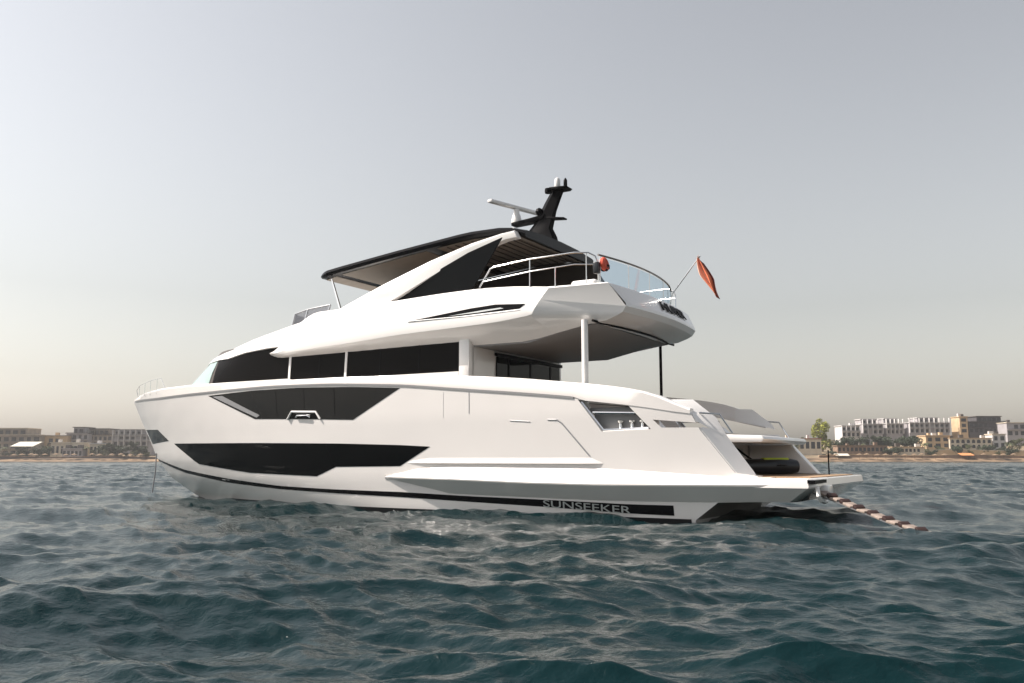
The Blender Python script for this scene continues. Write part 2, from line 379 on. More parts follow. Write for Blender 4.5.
# hull detail: knuckle, panel joints, crease, vent line
kn = []
for s in np.linspace(10.6, 4.7, 20):
    s = float(s); w = .055 * min(1, (10.6 - s) / 1.0 + .02, (s - 4.7) / .3 + .02); b = hullb(s, 1.3)
    kn.append([(s, b - .02, 1.52), (s, b + w, 1.29), (s, b + w, 1.275), (s, b - .02, 1.255)])
both(MB().loft(kn), 'spray_knuckle', M['gel'], yacht, angle=20)
for pts, r in (([(9.3, 3.18), (9.33, 2.5)], .008), ([(8.47, 3.14), (8.49, 2.58)], .012), ([(7.25, 2.37), (6.66, 2.33)], .018), ([(6.15, 2.37), (5.88, 2.36), (5.75, 2.27), (5.04, 1.46)], .022)):
    P = []
    for a, b in zip(pts[:-1], pts[1:]):
        P += [(a[0] + (b[0] - a[0]) * k / 8, a[1] + (b[1] - a[1]) * k / 8) for k in range(8)]
    P.append(pts[-1]); both(MB().tube([(a, hullb(a, b) + .002 - r * .4, b) for a, b in P], r, 6), 'panel_joint', M['grey'] if r > .01 else M['gel2'], yacht)

# --- sponson ledge and bathing platform, one moulding each side joined by the platform
def ledge():
    rings = []
    for s in list(np.linspace(11.4, 9.0, 10)) + list(np.linspace(8.6, .7, 22)):
        s = float(s); k = min(1, ((11.4 - s) / 2.2)) ** .8 if s < 11.4 else 0.0
        zt = float(np.interp(s, [.1, 1.5, 3.76, 4.92, 10.35, 11.4], [.98, .98, 1.11, 1.17, 1.2, .95])); ze = float(np.interp(s, [.1, 4.8, 6.7, 9, 11.4], [.80, .76, .78, .84, .87]))
        b0 = hullb(s, zt); e = max(b0 + .01, hullb(s, ze) + .30 * k + .012); low = float(np.interp(s, [.1, 2.4, 4.9, 9.3, 11.4], [.45, .40, .39, .47, .60]))
        zt = ze + .06 + (zt - ze - .06) * (.25 + .75 * k); low = ze - (ze - low) * max(k, .15)
        inn = b0 - .5
        rings.append([(s, inn, zt), (s, b0 + .004, zt), (s, e - .05, ze + .07), (s, e, ze + .03), (s, e - .01, ze - .005), (s, hullb(s, low) + .012, low), (s, inn, low)])
    return MB().loft(rings)
both(ledge(), 'sponson_ledge', M['gel'], yacht, angle=28)
pf = MB(); out0 = []
for a in np.linspace(0, 1, 9): out0.append((-.28 * math.sin(a * math.pi / 2), 3.32 - .55 * (1 - math.cos(a * math.pi / 2))))
EE = hullb(.7, .8) + .310; out = [(2.4, 2.9), (1.5, EE - .04), (.72, EE), (.2, EE - .015)] + [(x - .0, min(y, EE - .02)) for x, y in out0] ; out = out + [(x, -y) for x, y in reversed(out)]
pf.loft([[(x + .5 * (x < 1.4), y * .90, .44) for x, y in out], [(x + .02 * (x < 1.4), y, .76) for x, y in out], [(x, y, .80) for x, y in out], [(x + .03 * (x < 1), y * .995, .95) for x, y in out], [(x + .06 * (x < 1), y * .985, .965) for x, y in out]])
plat = pf.build('bathing_platform', M['gel'], yacht, angle=25)
MB().box((1.15, 0, .972), (2.4, 5.2, .02)).build('teak_planking', M['teak'], plat)
# white block and hook of the ladder mount at the port aft corner
lm = MB().box((-.30, 2.2, .66), (.22, .55, .30)).build('ladder_mount', M['gel2'], yacht, bevel=.03)
MB().box((-.24, 2.75, .90), (.16, 1.2, .07)).build('mount_slot', M['satin'], lm)
MB().tube([(-.3, 3.05, .78), (-.34, 3.15, .6), (-.36, 3.05, .50), (-.36, 2.7, .46), (-.36, 2.45, .47)], .045).build('mount_hook', M['gel2'], lm)
# quarter wings behind the hull side (their thick aft faces)
wing = MB(); Po = [(3.1, 2.74), (2.90, 2.70), (2.42, 2.44), (2.21, 2.05), (1.47, 1.08), (1.4, .95), (3.1, .95)]; Pi = [(3.1, 2.82), (2.60, 2.80), (2.05, 2.36), (1.78, 1.90), (1.18, 1.08), (1.12, .97), (3.1, .97)]
wing.loft([[(s, hullb(s, z) - .05, z) for s, z in Po], [(s, 2.55, z) for s, z in Pi]])
wc = [MB().prism([(3.40, 2.36), (3.2, 2.10), (2.1, 2.10), (2.3, 2.24)], 0, 5), MB().prism([(3.99, 2.66), (3.41, 2.1), (1.6, 2.06), (1.8, 2.14), (2.1, 2.26)], -5, 0)]
for o, w_ in zip(both(wing, 'quarter_wing', M['gel2'], None, angle=20), wc):
    boolean(o, [w_.build('c', None)]); o.parent = yacht
both(MB().tube([(2.32, 2.95, 2.46), (1.9, 2.75, 2.42), (1.62, 2.7, 1.98)], .022), 'boarding_handrail', M['steel'], yacht)
# mooring gear behind the cut-outs
for sg in (1, -1):
    m = MB().tube([(5.22, 3.24, 2.78), (4.66, 3.17, 2.08), (3.5, 3.13, 2.11)], .05); f = (m if sg > 0 else m.mirror()).build('mooring_frame', M['steel'], yacht)
    m = MB().tube([(4.95, 3.16, 2.52), (3.75, 3.12, 2.48)], .035); (m if sg > 0 else m.mirror()).build('grab_bar', M['steel'], f)
    for x in (4.25, 3.95, 3.68):
        m = MB().lathe([(.07, 0), (.05, .05), (.045, .17), (.085, .2), (.085, .24), (.03, .26)], (x, 3.08, 2.07), 12); (m if sg > 0 else m.mirror()).build('bollard', M['steel'], f)
    if sg > 0: MB().box((4.4, 2.75, 2.35), (2.0, .5, .6)).build('winch_cover', M['soffit'], f, bevel=.06)
# transom unit
tr = MB().box((3.4, 0, 1.5), (1.5, 5.05, 1.1)).build('transom', M['gel2'], yacht, bevel=.04)
MB().prism([(1.15, 1.78), (1.08, 1.86), (1.14, 1.94), (4.1, 2.06), (4.1, 1.84), (1.6, 1.78)], -2.45, 2.0).build('transom_sunpad', M['gel2'], tr, bevel=.02)
MB().prism([(2.6, 1.0), (2.6, 1.77), (1.45, 1.77), (.75, .99)], -2.52, -2.1).build('transom_cheek', M['gel2'], tr, bevel=.02)
MB().box((2.63, -.1, 1.36), (.04, 2.9, .62)).build('garage_door', M['grey'], tr)
MB().tube([(2.58, -.55, 1.72), (2.2, -.5, 1.45), (2.0, -.5, 1.3)], .03).build('door_strut', M['satin'], tr)
MB().tube([(.35, -1.55, .97), (.35, -1.55, 1.62)], .018).build('ensign_socket_pole', M['satin'], plat)
for k in range(4): MB().box((3.0 + .33 * k, 2.27, 1.1 + .24 * k), (.36, .5, .24)).build('boarding_step', M['gel2'], yacht, bevel=.015)
MB().box((6.0, 0, 2.08), (5.8, 5.6, .05)).build('cockpit_sole', M['teak'], yacht)

# --- deckhouse
hb = MB(); rings = []
for z in (3.2, 3.6, 3.9, 4.3, 4.75, 5.0):
    sf = float(np.interp(z, [3.0, 3.9, 4.75, 5.4], [23.0, 22.6, 21.5, 20.7])); q = np.linspace(0, 1, 26) ** 2
    pts = [(float(sf - w * (sf - 9.0)), houseb(sf - w * (sf - 9.0), z) - .01, z) for w in q]
    rings.append(pts + [(a, -b, c) for a, b, c in reversed(pts[1:])])
house = hb.loft(rings).build('deckhouse', M['dark'], yacht, angle=40)
wtop = rev([(20.3, 4.62), (19.05, 4.66), (18.42, 4.66), (17.55, 4.80), (16.53, 4.88), (15.0, 4.95), (9.0, 4.95)])
def wpoly(s0, s1, lo=3.55):
    t = [s for s, _ in wtop if s1 < s < s0]; return [(s0, lo), (s0, lerp(s0, wtop))] + [(s, lerp(s, wtop)) for s in sorted(t, reverse=True)] + [(s1, lerp(s1, wtop)), (s1, lo)]
for a, b in ((19.06, 15.56), (15.49, 13.29), (13.22, 9.18)):
    both(panel(wpoly(a, b), houseb, .012, .03), 'saloon_window', M['glasssal'], house)
for x in (14.35, 12.0, 10.6):
    both(panel([(x, 4.9), (x - .05, 4.9), (x - .05, 3.7), (x, 3.7)], houseb, .018, .01), 'pane_joint', M['satin'], house)
for x in (15.525, 13.255):
    both(MB().loft([[(x + .04, houseb(x, z) + .02, z), (x + .04, houseb(x, z) + .045, z), (x - .04, houseb(x, z) + .045, z), (x - .04, houseb(x, z) + .02, z)] for z in (3.5, 4.2, 4.97)]), 'window_mullion', M['gel2'], house)
both(panel([(21.75, 3.93), (21.2, 4.22), (20.35, 4.74), (19.75, 4.70), (19.16, 4.68), (19.30, 3.80)], houseb, .012, .03), 'side_windscreen', M['pale'], house)
both(panel([(22.25, 3.9), (21.5, 4.5), (20.95, 4.52), (21.85, 3.9)], houseb, .016, .03), 'front_windscreen', M['glass'], house)
both(MB().tube([(a, houseb(a, b) + .02, b) for a, b in ((21.95, 3.90), (21.2, 4.24), (20.75, 4.48), (20.35, 4.72))], .022, 6), 'windscreen_frame', M['satin'], house)
sill = MB().loft([[(s, houseb(s, 3.75) - .05, 3.55), (s, houseb(s, 3.75) + .03, 3.6), (s, houseb(s, 3.75) + .03, 3.86 if s > 15.5 else 3.78), (s, houseb(s, 3.75) - .05, 3.88 if s > 15.5 else 3.8)] for s in map(float, np.linspace(22.3, 9.2, 40))])
both(sill, 'window_sill', M['gel2'], house)
both(MB().box((9.03, 2.62, 4.15), (.34, .28, 1.7)), 'bulkhead_pillar', M['gel2'], house, bevel=.03)
bk = MB().box((8.92, 0, 3.5), (.12, 5.2, 2.9)).build('aft_bulkhead', M['gel2'], house)
MB().box((8.84, -.6, 3.2), (.05, 3.9, 2.2)).build('sliding_door', M['glass'], house)
MB().box((8.80, -.6, 4.36), (.08, 4.1, .09)).build('door_header', M['satin'], house)
for y in (.7, -.6, -1.9): MB().box((8.81, y, 3.2), (.03, .06, 2.18)).build('door_stile', M['satin'], house)
# roof over the house
rf = MB(); rings = []
CR = rev([(22.0, 4.30), (21.4, 4.52), (20.6, 4.76), (20.0, 4.86), (19.0, 5.0), (17.3, 5.40), (16.3, 5.62), (15.7, 5.78), (14.4, 5.98), (13.2, 5.9)])
for s in map(float, np.linspace(21.5, 13.3, 36)):
    c = smooth(CR, s, .3); w = lerp(s, wtop) if s < 20.3 else lerp(20.3, wtop) - .0 * (s - 20.3); w = min(w, c - .03)
    b = houseb(s, min(w, 4.7)) + .05; h = c - w
    port = [(s, b - .10, w - .04), (s, b, w), (s, b - .02 - .03 * h, w + h * .22), (s, b - .10 - .12 * h, w + h * .6), (s, max(b - .25 - .18 * h, .1), w + h * .86), (s, max(b - .5 - .3 * h, .08), c), (s, max(b - 1.2, .05), c + .06)]
    rings.append(port + [(a, -y, z) for a, y, z in reversed(port)])
rf.loft(rings).build('cabin_roof', M['gel2'], yacht, angle=50)

# --- flybridge body
fl = MB(); rings = []
FO = rev([(16.45, 2.76), (15.9, 2.92), (15.2, 3.02), (14.4, 3.08), (13, 3.14), (11, 3.18), (6.3, 3.2)])
FLOW = rev([(16.45, 4.66), (15.95, 4.56), (15.1, 4.60), (12.8, 4.70), (11, 4.81), (8.6, 4.89), (7.6, 4.93), (6.7, 5.03), (6.3, 5.05)])
FTOP = rev([(16.45, 4.74), (15.95, 4.98), (15.5, 5.32), (14.9, 5.66), (14.4, 5.84), (13.6, 5.84), (11.7, 5.88), (9.6, 5.96), (8.3, 5.98), (7.1, 5.92), (6.3, 5.82)])
def bodyring(s, to, zlw, zt, sof, inner=2.55):
    h = zt - zlw; p = [(s, inner, sof), (s, to - .10, zlw), (s, to - .02, zlw + .06), (s, to, zlw + .18 * h + .03), (s, to - .05, zlw + .55 * h), (s, to - .16, zt - .05), (s, to - .20, zt), (s, to - .42, zt), (s, to - .46, min(5.2, zt - .05)), (s, to - .6, min(5.2, zt - .05))]
    return p + [(a, -y, z) for a, y, z in reversed(p)]
for s in map(float, list(np.linspace(16.4, 13.5, 16)) + list(np.linspace(12.8, 6.3, 14))):
    rings.append(bodyring(s, lerp(s, FO), smooth(FLOW, s, .2), smooth(FTOP, s, .2), min(float(np.interp(s, [5.35, 5.75, 7.1], [4.83, 4.76, 4.5])), smooth(FLOW, s, .2) - .05)))
shear = lambda P: [(a + .5 * (5.8 - c) / .8 - .08, b, c) if i in (1, 2, 3, 4, 5, 14, 15, 16, 17, 18) else (a, b, c) for i, (a, b, c) in enumerate(P)]
rings[-1] = shear(rings[-1]); fl.loft(rings)
def aftprof(t):                                    # the overhanging aft coaming, swept across the boat
    b = .12 + .22 * (1 - (abs(t) / 2.55) ** 2); return [(5.35 - b, 4.83), (4.92 - b, 4.88), (4.60 - b, 4.99), (4.47 - b, 5.06), (4.37 - b, 5.20), (4.38 - b, 5.28), (4.70 - b, 5.77), (4.74 - b, 5.79), (5.10 - b, 5.79), (5.22 - b, 5.2), (5.4 - b, 5.2)]
A = [[(s, t * (1.03 + .13 * min(1, max(0, (z - 5.3) / .48))), z) for s, z in aftprof(t)] for t in np.linspace(2.55, -2.55, 31)]
fl.loft(A, closed=False, caps=False)
for sg in (1, -1):                                 # chamfered quarters joining side and aft coaming
    e = [(a, sg * abs(y), z) for a, y, z in rings[-1][:10]]; c = A[0] if sg > 0 else A[-1]
    q = [e[0], e[1], e[2], e[3], e[4], e[5], e[6], e[7], e[8], e[9]]; c2 = [c[0], c[1], c[2], c[3], c[4], c[6], c[7], c[8], c[9], c[10]]
    fl.loft([q, c2], closed=False, caps=False)
fly = fl.build('flybridge', M['gel2'], yacht, angle=22)
MB().box((9.4, 0, 5.17), (8.2, 4.9, .1)).build('flybridge_deck', M['teak'], yacht)
sf = MB().loft([[(s, 2.52, z), (s, -2.52, z), (s, -2.52, z + .1), (s, 2.52, z + .1)] for s, z in ((9.0, 4.47), (7.1, 4.47), (5.75, 4.76), (5.1, 4.82))]); sf.build('cockpit_soffit', M['soffit'], yacht)
MB().tube([(5.05 + .0, t, 4.86) if abs(t) > 2 else (5.05 - .25 * (1 - (t / 2.5) ** 2), t, 4.84) for t in np.linspace(2.9, -2.9, 13)], .035).build('soffit_edge', M['satin'], fly)
VENT = [(10.6, 5.235), (9.87, 5.30), (8.55, 5.42), (7.76, 5.46), (6.87, 5.40), (7.02, 5.28), (8.55, 5.25), (9.8, 5.215)]
flyside = lambda s, z: lerp(s, FO) - .02
for sg in (1, -1):
    m = panel(VENT, flyside, .006, .05); v = (m if sg > 0 else m.mirror()).build('side_vent', M['black'], fly)
    m = panel([(9.3, 5.265), (8.1, 5.34), (7.6, 5.36), (7.5, 5.33), (8.3, 5.285)], flyside, .016, .02); (m if sg > 0 else m.mirror()).build('vent_grille', M['steel'], v)
    m = MB().tube([(10.65, flyside(10, 0) + .005, 5.225), (8.6, flyside(9, 0) + .005, 5.215), (7.0, flyside(7, 0) + .005, 5.25)], .018); (m if sg > 0 else m.mirror()).build('vent_lip', M['gel2'], v)
MB().tube([(5.3, 2.85, 2.6), (5.3, 2.85, 4.9)], .085, 16).build('cockpit_pillar', M['gel2'], yacht)['label'] = 'thick white pillar under the overhang'
MB().tube([(5.45, -2.82, 2.6), (5.45, -2.82, 4.86)], .045, 12).build('cockpit_pillar', M['satin'], yacht)['label'] = 'thin black pillar under the overhang'
# boat name on the aft coaming and builder's lettering on the stripe
def letters(txt, name, m, parent, origin, xdir, ydir, size, width, depth=.006, shear=0.0, bold=0.0):
    cu = bpy.data.curves.new('t', 'FONT'); cu.body = txt; cu.size = 1; cu.extrude = depth; cu.shear = shear; cu.offset = bold
    o = bpy.data.objects.new('t', cu); COL.objects.link(o); bpy.context.view_layer.update()
    me = bpy.data.meshes.new_from_object(o.evaluated_get(bpy.context.evaluated_depsgraph_get())); bpy.data.objects.remove(o)
    xs = [v.co.x for v in me.vertices]; ys = [v.co.y for v in me.vertices]; x0, x1, y0, y1 = min(xs), max(xs), min(ys), max(ys)
    X, Y = Vector(xdir).normalized(), Vector(ydir).normalized(); Z = X.cross(Y)
    for v in me.vertices: v.co = Vector(origin) + X * ((v.co.x - x0) / (x1 - x0) * width) + Y * ((v.co.y - y0) / (y1 - y0) * size) + Z * v.co.z
    me.materials.clear(); return finish(name, me, m, parent, smooth=False, weld=False)
nm = letters('HUBER', 'name_lettering', M['satin'], fly, (0, 0, 0), (1, 0, 0), (0, 1, 0), 1, 1, .012, .35, .025)
for v in nm.data.vertices:
    u, w, d = v.co; t = .40 - 1.95 * u; pr = aftprof(t); a, b = pr[5], pr[6]; k = 1.08; q = .22 + .56 * w
    v.co = (a[0] + (b[0] - a[0]) * q - .02 - d * .7, t * k, a[1] + (b[1] - a[1]) * q + .018 + d * .7)
letters('SUNSEEKER', 'hull_lettering', M['silver'], yacht, (6.42, hullb(5.2, .28) + .016, .19), (-1, -.012, -.045), (0, .09, 1), .175, 2.36, .01, 0, -.004)
letters('SUNSEEKER', 'hull_lettering', M['silver'], yacht, (4.0, -hullb(5.2, .28) - .016, .09), (1, .0, .045), (0, -.09, 1), .20, 2.42, .01, 0, -.004)

# --- arch, hardtop, infill
AU = [(14.3, 5.74), (13.64, 5.84), (11.93, 6.45), (10.25, 7.04), (8.95, 7.40), (8.03, 7.59), (7.62, 7.63)]
AL = [(12.9, 5.55), (11.92, 5.80), (11.19, 6.07), (9.90, 6.68), (8.95, 7.08), (7.87, 7.39), (7.51, 7.42)]
AT = [2.88, 2.86, 2.85, 2.70, 2.60, 2.50, 2.48]
def arch():
    rings = []
    for k in np.linspace(0, 6, 25):
        i = min(int(k), 5); a = k - i; u = [AU[i][j] + (AU[i + 1][j] - AU[i][j]) * a for j in (0, 1)]; l = [AL[i][j] + (AL[i + 1][j] - AL[i][j]) * a for j in (0, 1)]
        t = AT[i] + (AT[i + 1] - AT[i]) * a; t2 = t + .07; mid = [(u[0] + l[0]) / 2, (u[1] + l[1]) / 2]
        rings.append([(l[0], t, l[1]), (mid[0] + (l[0] - u[0]) * .12, t2 - .05, mid[1]), (mid[0] - (l[0] - u[0]) * .15, t2 - .05, mid[1] + .05), (u[0], t - .08, u[1]), (u[0], t - .26, u[1]), (l[0], t - .26, l[1])])
    return MB().loft(rings)
both(arch(), 'hardtop_arch', M['gel2'], yacht, angle=25)
HE = rev([(15.5, 7.22), (15.0, 7.28), (11.8, 7.63), (9.3, 7.87), (8.0, 7.86), (7.3, 7.64)])
ht = MB(); rings = []
for s in map(float, list(np.linspace(15.15, 14.6, 5)) + list(np.linspace(14, 7.4, 16))):
    z = smooth(HE, s, .2); w = 2.22 - .35 * max(0, (s - 14.4) / .75) ** 2; th = .20 if s < 14.8 else .12 + .08 * (15.15 - s) / .35
    c = .10; p = [(s, w - .06, z - th), (s, w, z - th * .55), (s, w - .02, z - .03), (s, w - .12, z), (s, w * .5, z + c * .75), (s, 0, z + c)]
    rings.append(p + [(a, -y, b) for a, y, b in reversed(p[:-1])])
hard = ht.loft(rings).build('hardtop', M['black'], yacht, angle=40)
def lin(s0, s1, w0, w1, m, dz, name):
    r = []
    for s in map(float, np.linspace(s0, s1, 8)):
        z = smooth(HE, s, .2) - .20 - dz; w = w0 + (w1 - w0) * (s0 - s) / (s0 - s1); r.append([(s, w, z), (s, -w, z), (s, -w, z + .05), (s, w, z + .05)])
    MB().loft(r).build(name, m, hard)
lin(14.95, 14.45, 1.80, 1.92, M['lining'], .012, 'front_lining'); lin(14.2, 10.9, 1.95, 2.0, M['lining'], .012, 'sunroof_lining'); lin(10.5, 7.7, 2.0, 2.0, M['lining'], .012, 'aft_lining')
for k in range(9): 
    s = 10.2 - k * .28; z = smooth(HE, s, .2) - .22; MB().box((s, 0, z), (.03, 3.8, .03)).build('lining_slat', M['dark'], hard)
both(MB().loft([[(14.65, 1.95, 7.08), (14.6, 1.95, 7.06)] + [(14.6, 1.9, 7.06), (14.65, 1.9, 7.08)], [(14.2, 2.0, 5.95), (14.13, 2.0, 5.95), (14.13, 1.94, 5.95), (14.2, 1.94, 5.95)]]), 'hardtop_strut', M['steel'], yacht)
inf = MB().prism([(12.0, 5.85), (11.3, 6.12), (9.93, 6.72), (8.95, 7.10), (7.85, 7.40), (8.45, 6.55), (8.9, 5.9)], 2.66, 2.70)
both(inf, 'arch_infill_panel', M['glass'], yacht)
# flybridge screen
fs = MB(); base = [(14.6, 2.12, 5.93), (15.6, 2.06, 5.78), (16.3, 1.9, 5.70), (16.7, 1.3, 5.74), (16.85, 0, 5.78)]; base += [(a, -y, z) for a, y, z in reversed(base[:-1])]
rings = [[(a, y, z), (a - .05, y * .97, z + .36 * (1 - .25 * (i in (0, 8)))), (a - .08, y * .96, z + .36 * (1 - .25 * (i in (0, 8)))), (a - .03, y * .985, z)] for i, (a, y, z) in enumerate(base)]
scr = fs.loft(rings).build('flybridge_windscreen', M['smoke'], yacht)
MB().tube([(r[1][0], r[1][1], r[1][2] + .01) for r in rings], .02).build('screen_top_rail', M['steel'], scr)
for i in (0, 1, 2, 3, 5, 6, 7, 8): MB().tube([rings[i][0], rings[i][1]], .022).build('screen_post', M['steel'], scr)
# --- mast
mast = MB().loft([[(s + dx * 1.45, t, z) for dx, t in ((w, 0), (w * .3, h), (-w * .8, h * .7), (-w, 0), (-w * .8, -h * .7), (w * .3, -h))] for s, z, w, h in
    ((8.1, 7.70, .42, .22), (8.07, 7.95, .36, .19), (8.12, 8.22, .30, .17), (7.98, 8.45, .24, .15), (7.85, 8.75, .2, .13), (7.70, 9.05, .18, .12), (7.56, 9.30, .16, .1), (7.50, 9.42, .15, .1))]).build('mast', M['satin'], yacht, angle=40)
MB().prism([(7.75, 9.36), (7.2, 9.36), (7.12, 9.42), (7.7, 9.46)], -.22, .22).build('mast_top_plate', M['satin'], mast, bevel=.015)
MB().prism([(7.9, 8.52), (7.28, 8.46), (7.26, 8.50), (7.9, 8.60)], -.12, .12).build('mast_bracket', M['satin'], mast, bevel=.01)
MB().prism([(9.05, 8.46), (8.0, 8.50), (7.9, 8.68), (8.4, 8.62), (9.05, 8.56)], -.16, .16).build('radar_bracket', M['satin'], mast, bevel=.015)
MB().lathe([(.02, 0), (.09, .03), (.12, .12), (.09, .2), (.02, .24)], (8.1, .1, 8.66), 14).build('camera_ball', M['satin'], mast)
MB().lathe([(.07, 0), (.09, .03), (.09, .24), (.07, .31), (.01, .35)], (7.52, .02, 9.43), 14).build('satellite_dome', M['gel2'], mast)
MB().lathe([(.05, 0), (.06, .02), (.055, .24), (.02, .30), (.01, .31)], (7.26, .0, 9.42), 10).build('masthead_light', M['satin'], mast)
MB().lathe([(.10, -.04), (.11, .02), (.10, .10), (.02, .12)], (7.68, .30, 9.28), 12).build('horn', M['satin'], mast)
MB().lathe([(.16, 0), (.17, .05), (.13, .22), (.09, .32), (.09, .44)], (8.95, .0, 8.56), 16).build('radar_pedestal', M['gel2'], mast)
MB().loft([[(9.0 + q * .29 + a, q * 1.03, 9.06 + b) for a, b in ((.08, -.05), (.08, .05), (-.08, .06), (-.08, -.04))] for q in (-1, 1)]).build('radar_scanner', M['gel2'], mast, bevel=.025)
MB().loft([[(s, 1.4 - .1 * k, z) for s, z in ((0, 0),) * 0] or [(8.6 + .4 * k, .7, 7.88), (8.6 + .4 * k, -.7, 7.88), (8.6 + .4 * k, -.5, 8.06), (8.6 + .4 * k, .5, 8.06)] for k in (-1.2, 1.0)]).build('mast_base', M['gel2'], yacht, bevel=.04)
# --- rails
both(MB().tube([(8.36, 3.02, 6.0), (8.02, 3.02, 6.48), (7.9, 3.02, 6.52), (6.8, 3.02, 6.61), (5.5, 3.0, 6.64), (5.15, 2.9, 6.62), (4.98, 2.85, 6.52), (4.92, 2.82, 6.35), (4.92, 2.80, 5.72)], .02), 'side_guard_rail', M['steel'], yacht)
both(MB().tube([(8.25, 3.02, 6.15), (6.8, 3.02, 6.28), (5.5, 3.0, 6.33), (4.92, 2.82, 6.30)], .014), 'side_mid_rail', M['steel'], yacht)
for x, t, h in ((6.8, 3.02, 6.6), (6.05, 3.01, 6.3), (5.2, 2.92, 6.6)): both(MB().tube([(x, t, 5.8), (x, t, h)], .014), 'rail_stanchion', M['steel'], yacht)
def aftrail(t): return 5.0 - .32 * (1 - (t / 2.6) ** 2)
ts = np.linspace(2.62, -2.75, 24)
MB().tube([(aftrail(t) , t, 6.60 - .10 * max(0, (-t - 2.3) / .45)) for t in ts], .028).build('aft_rail', M['bronze'], yacht)
edges = np.linspace(2.55, -2.7, 5)
for a, b in zip(edges[:-1], edges[1:]):
    tt = np.linspace(a - .04, b + .04, 8); MB().loft([[(aftrail(t) + .006, t, 5.82), (aftrail(t) + .006, t, 6.54), (aftrail(t) - .006, t, 6.54), (aftrail(t) - .006, t, 5.82)] for t in tt]).build('glass_panel', M['clear'], yacht)
for t in edges: MB().tube([(aftrail(t), t, 5.75), (aftrail(t), t, 6.58)], .016).build('glass_post', M['steel'], yacht)
for sg in (1, -1):
    m = MB().tube([(25.7, .45, 3.75), (25.75, .5, 4.02), (25.0, .95, 4.15), (23.6, 1.55, 4.24), (22.6, 1.9, 4.26), (22.2, 2.0, 3.85)], .011); b = (m if sg > 0 else m.mirror()).build('bow_rail', M['steel'], yacht)
    for x, t, h in ((25.0, .95, 4.15), (24.3, 1.25, 4.2), (23.6, 1.55, 4.24), (22.9, 1.82, 4.26)):
        m = MB().tube([(x, t, 3.7), (x, t, h)], .012); (m if sg > 0 else m.mirror()).build('bow_stanchion', M['steel'], b)
# --- flybridge furniture
MB().box((5.75, -.1, 5.66), (.75, 4.2, .95)).build('aft_sofa', M['cushion'], yacht, bevel=.09, seg=3)
MB().box((7.3, 1.9, 5.55), (1.4, .8, .72)).build('side_sofa', M['cushion'], yacht, bevel=.09, seg=3)
MB().box((9.6, -.6, 5.75), (1.8, 2.9, 1.1)).build('wet_bar', M['dark'], yacht, bevel=.05)
MB().box((12.8, .6, 5.75), (.9, 1.6, 1.0)).build('helm_console', M['dark'], yacht, bevel=.08)
MB().prism([(13.0, 5.3), (13.0, 7.28), (9.0, 7.70), (7.45, 7.60), (7.0, 6.9), (6.6, 5.3)], -2.16, -2.20).build('dark_gap_panel', M['dark'], yacht)  # dark sheet added to close the bright sky gap under the hardtop
st = MB().tube([(4.62, -1.42, 5.8), (4.5, -1.4, 6.17), (3.6, -1.3, 7.18)], .018); st.build('flagstaff', M['steel'], yacht)

# ------------------------------------------------------------------ things on and by the yacht
def ypt(s, t, z): return Vector((7.86 - math.cos(TH) * s - math.sin(TH) * t, 22.41 + math.sin(TH) * s - math.cos(TH) * t, z))
YR = math.pi - TH
# flag: a limp cloth hanging from the staff
fg = thing('flag', 'limp orange-red flag with a dark fold hanging from the slanted staff at the yacht stern', 'flag', ypt(3.6, -1.3, 7.15), YR)
def cloth(u0, u1, m, name):
    nu, nv = 9, 16; v = []
    for j in range(nv):
        q = j / (nv - 1); drop = -1.18 * q
        for i in range(nu):
            u = u0 + (u1 - u0) * i / (nu - 1)
            w = (.38 - .52 * abs(q - .5)) * (1 if q > .06 else .5); x = .02 - .50 * q ** 1.3 + (.5 - u) * w + .025 * math.sin(6 * q + 3 * u)
            wob = (.06 + .05 * q) * math.sin(11 * u + 3 * q) - .06 * q
            v.append((x, wob, -1.16 * q - .16 * (u - .3) * (1 - q) - .12 * u * q))
    f = [(j * nu + i, j * nu + i + 1, (j + 1) * nu + i + 1, (j + 1) * nu + i) for j in range(nv - 1) for i in range(nu - 1)]
    o = link(name, v, f, m, fg, angle=180); md = o.modifiers.new('s', 'SOLIDIFY'); md.thickness = .008; return o
cloth(0, .38, M['flagl'], 'pale_stripe'); cloth(.38, .78, M['flag'], 'red_stripe'); cloth(.78, 1, M['flagd'], 'shaded_fold')  # last band carries the fold's shade as its colour
# lifebuoy on the rail
lb = thing('lifebuoy', 'red round lifebuoy with dark strap hanging on the flybridge rail', 'lifebuoy', ypt(4.83, 2.62, 6.33), YR)
ring = [(.02 * math.sin(a), .12 * math.cos(a), .12 * math.sin(a)) for a in np.linspace(0, 2 * math.pi, 21)[:-1]]
MB().tube(ring, .07, 10, closed=True).build('ring', M['red'], lb)
MB().lathe([(.02, -.05), (.12, -.04), (.12, .04), (.02, .05)], (0, 0, 0), 14, Matrix.Rotation(R(90), 3, 'Y')).build('centre_pad', M['red'], lb)
for a in (3.6, 4.8): MB().box((.0, .12 * math.cos(a), .12 * math.sin(a)), (.17, .12, .13)).build('strap', M['satin'], lb, bevel=.03)
MB().box((.12, .22, -.12), (.16, .16, .3)).build('light_case', M['rubber'], lb, bevel=.03)
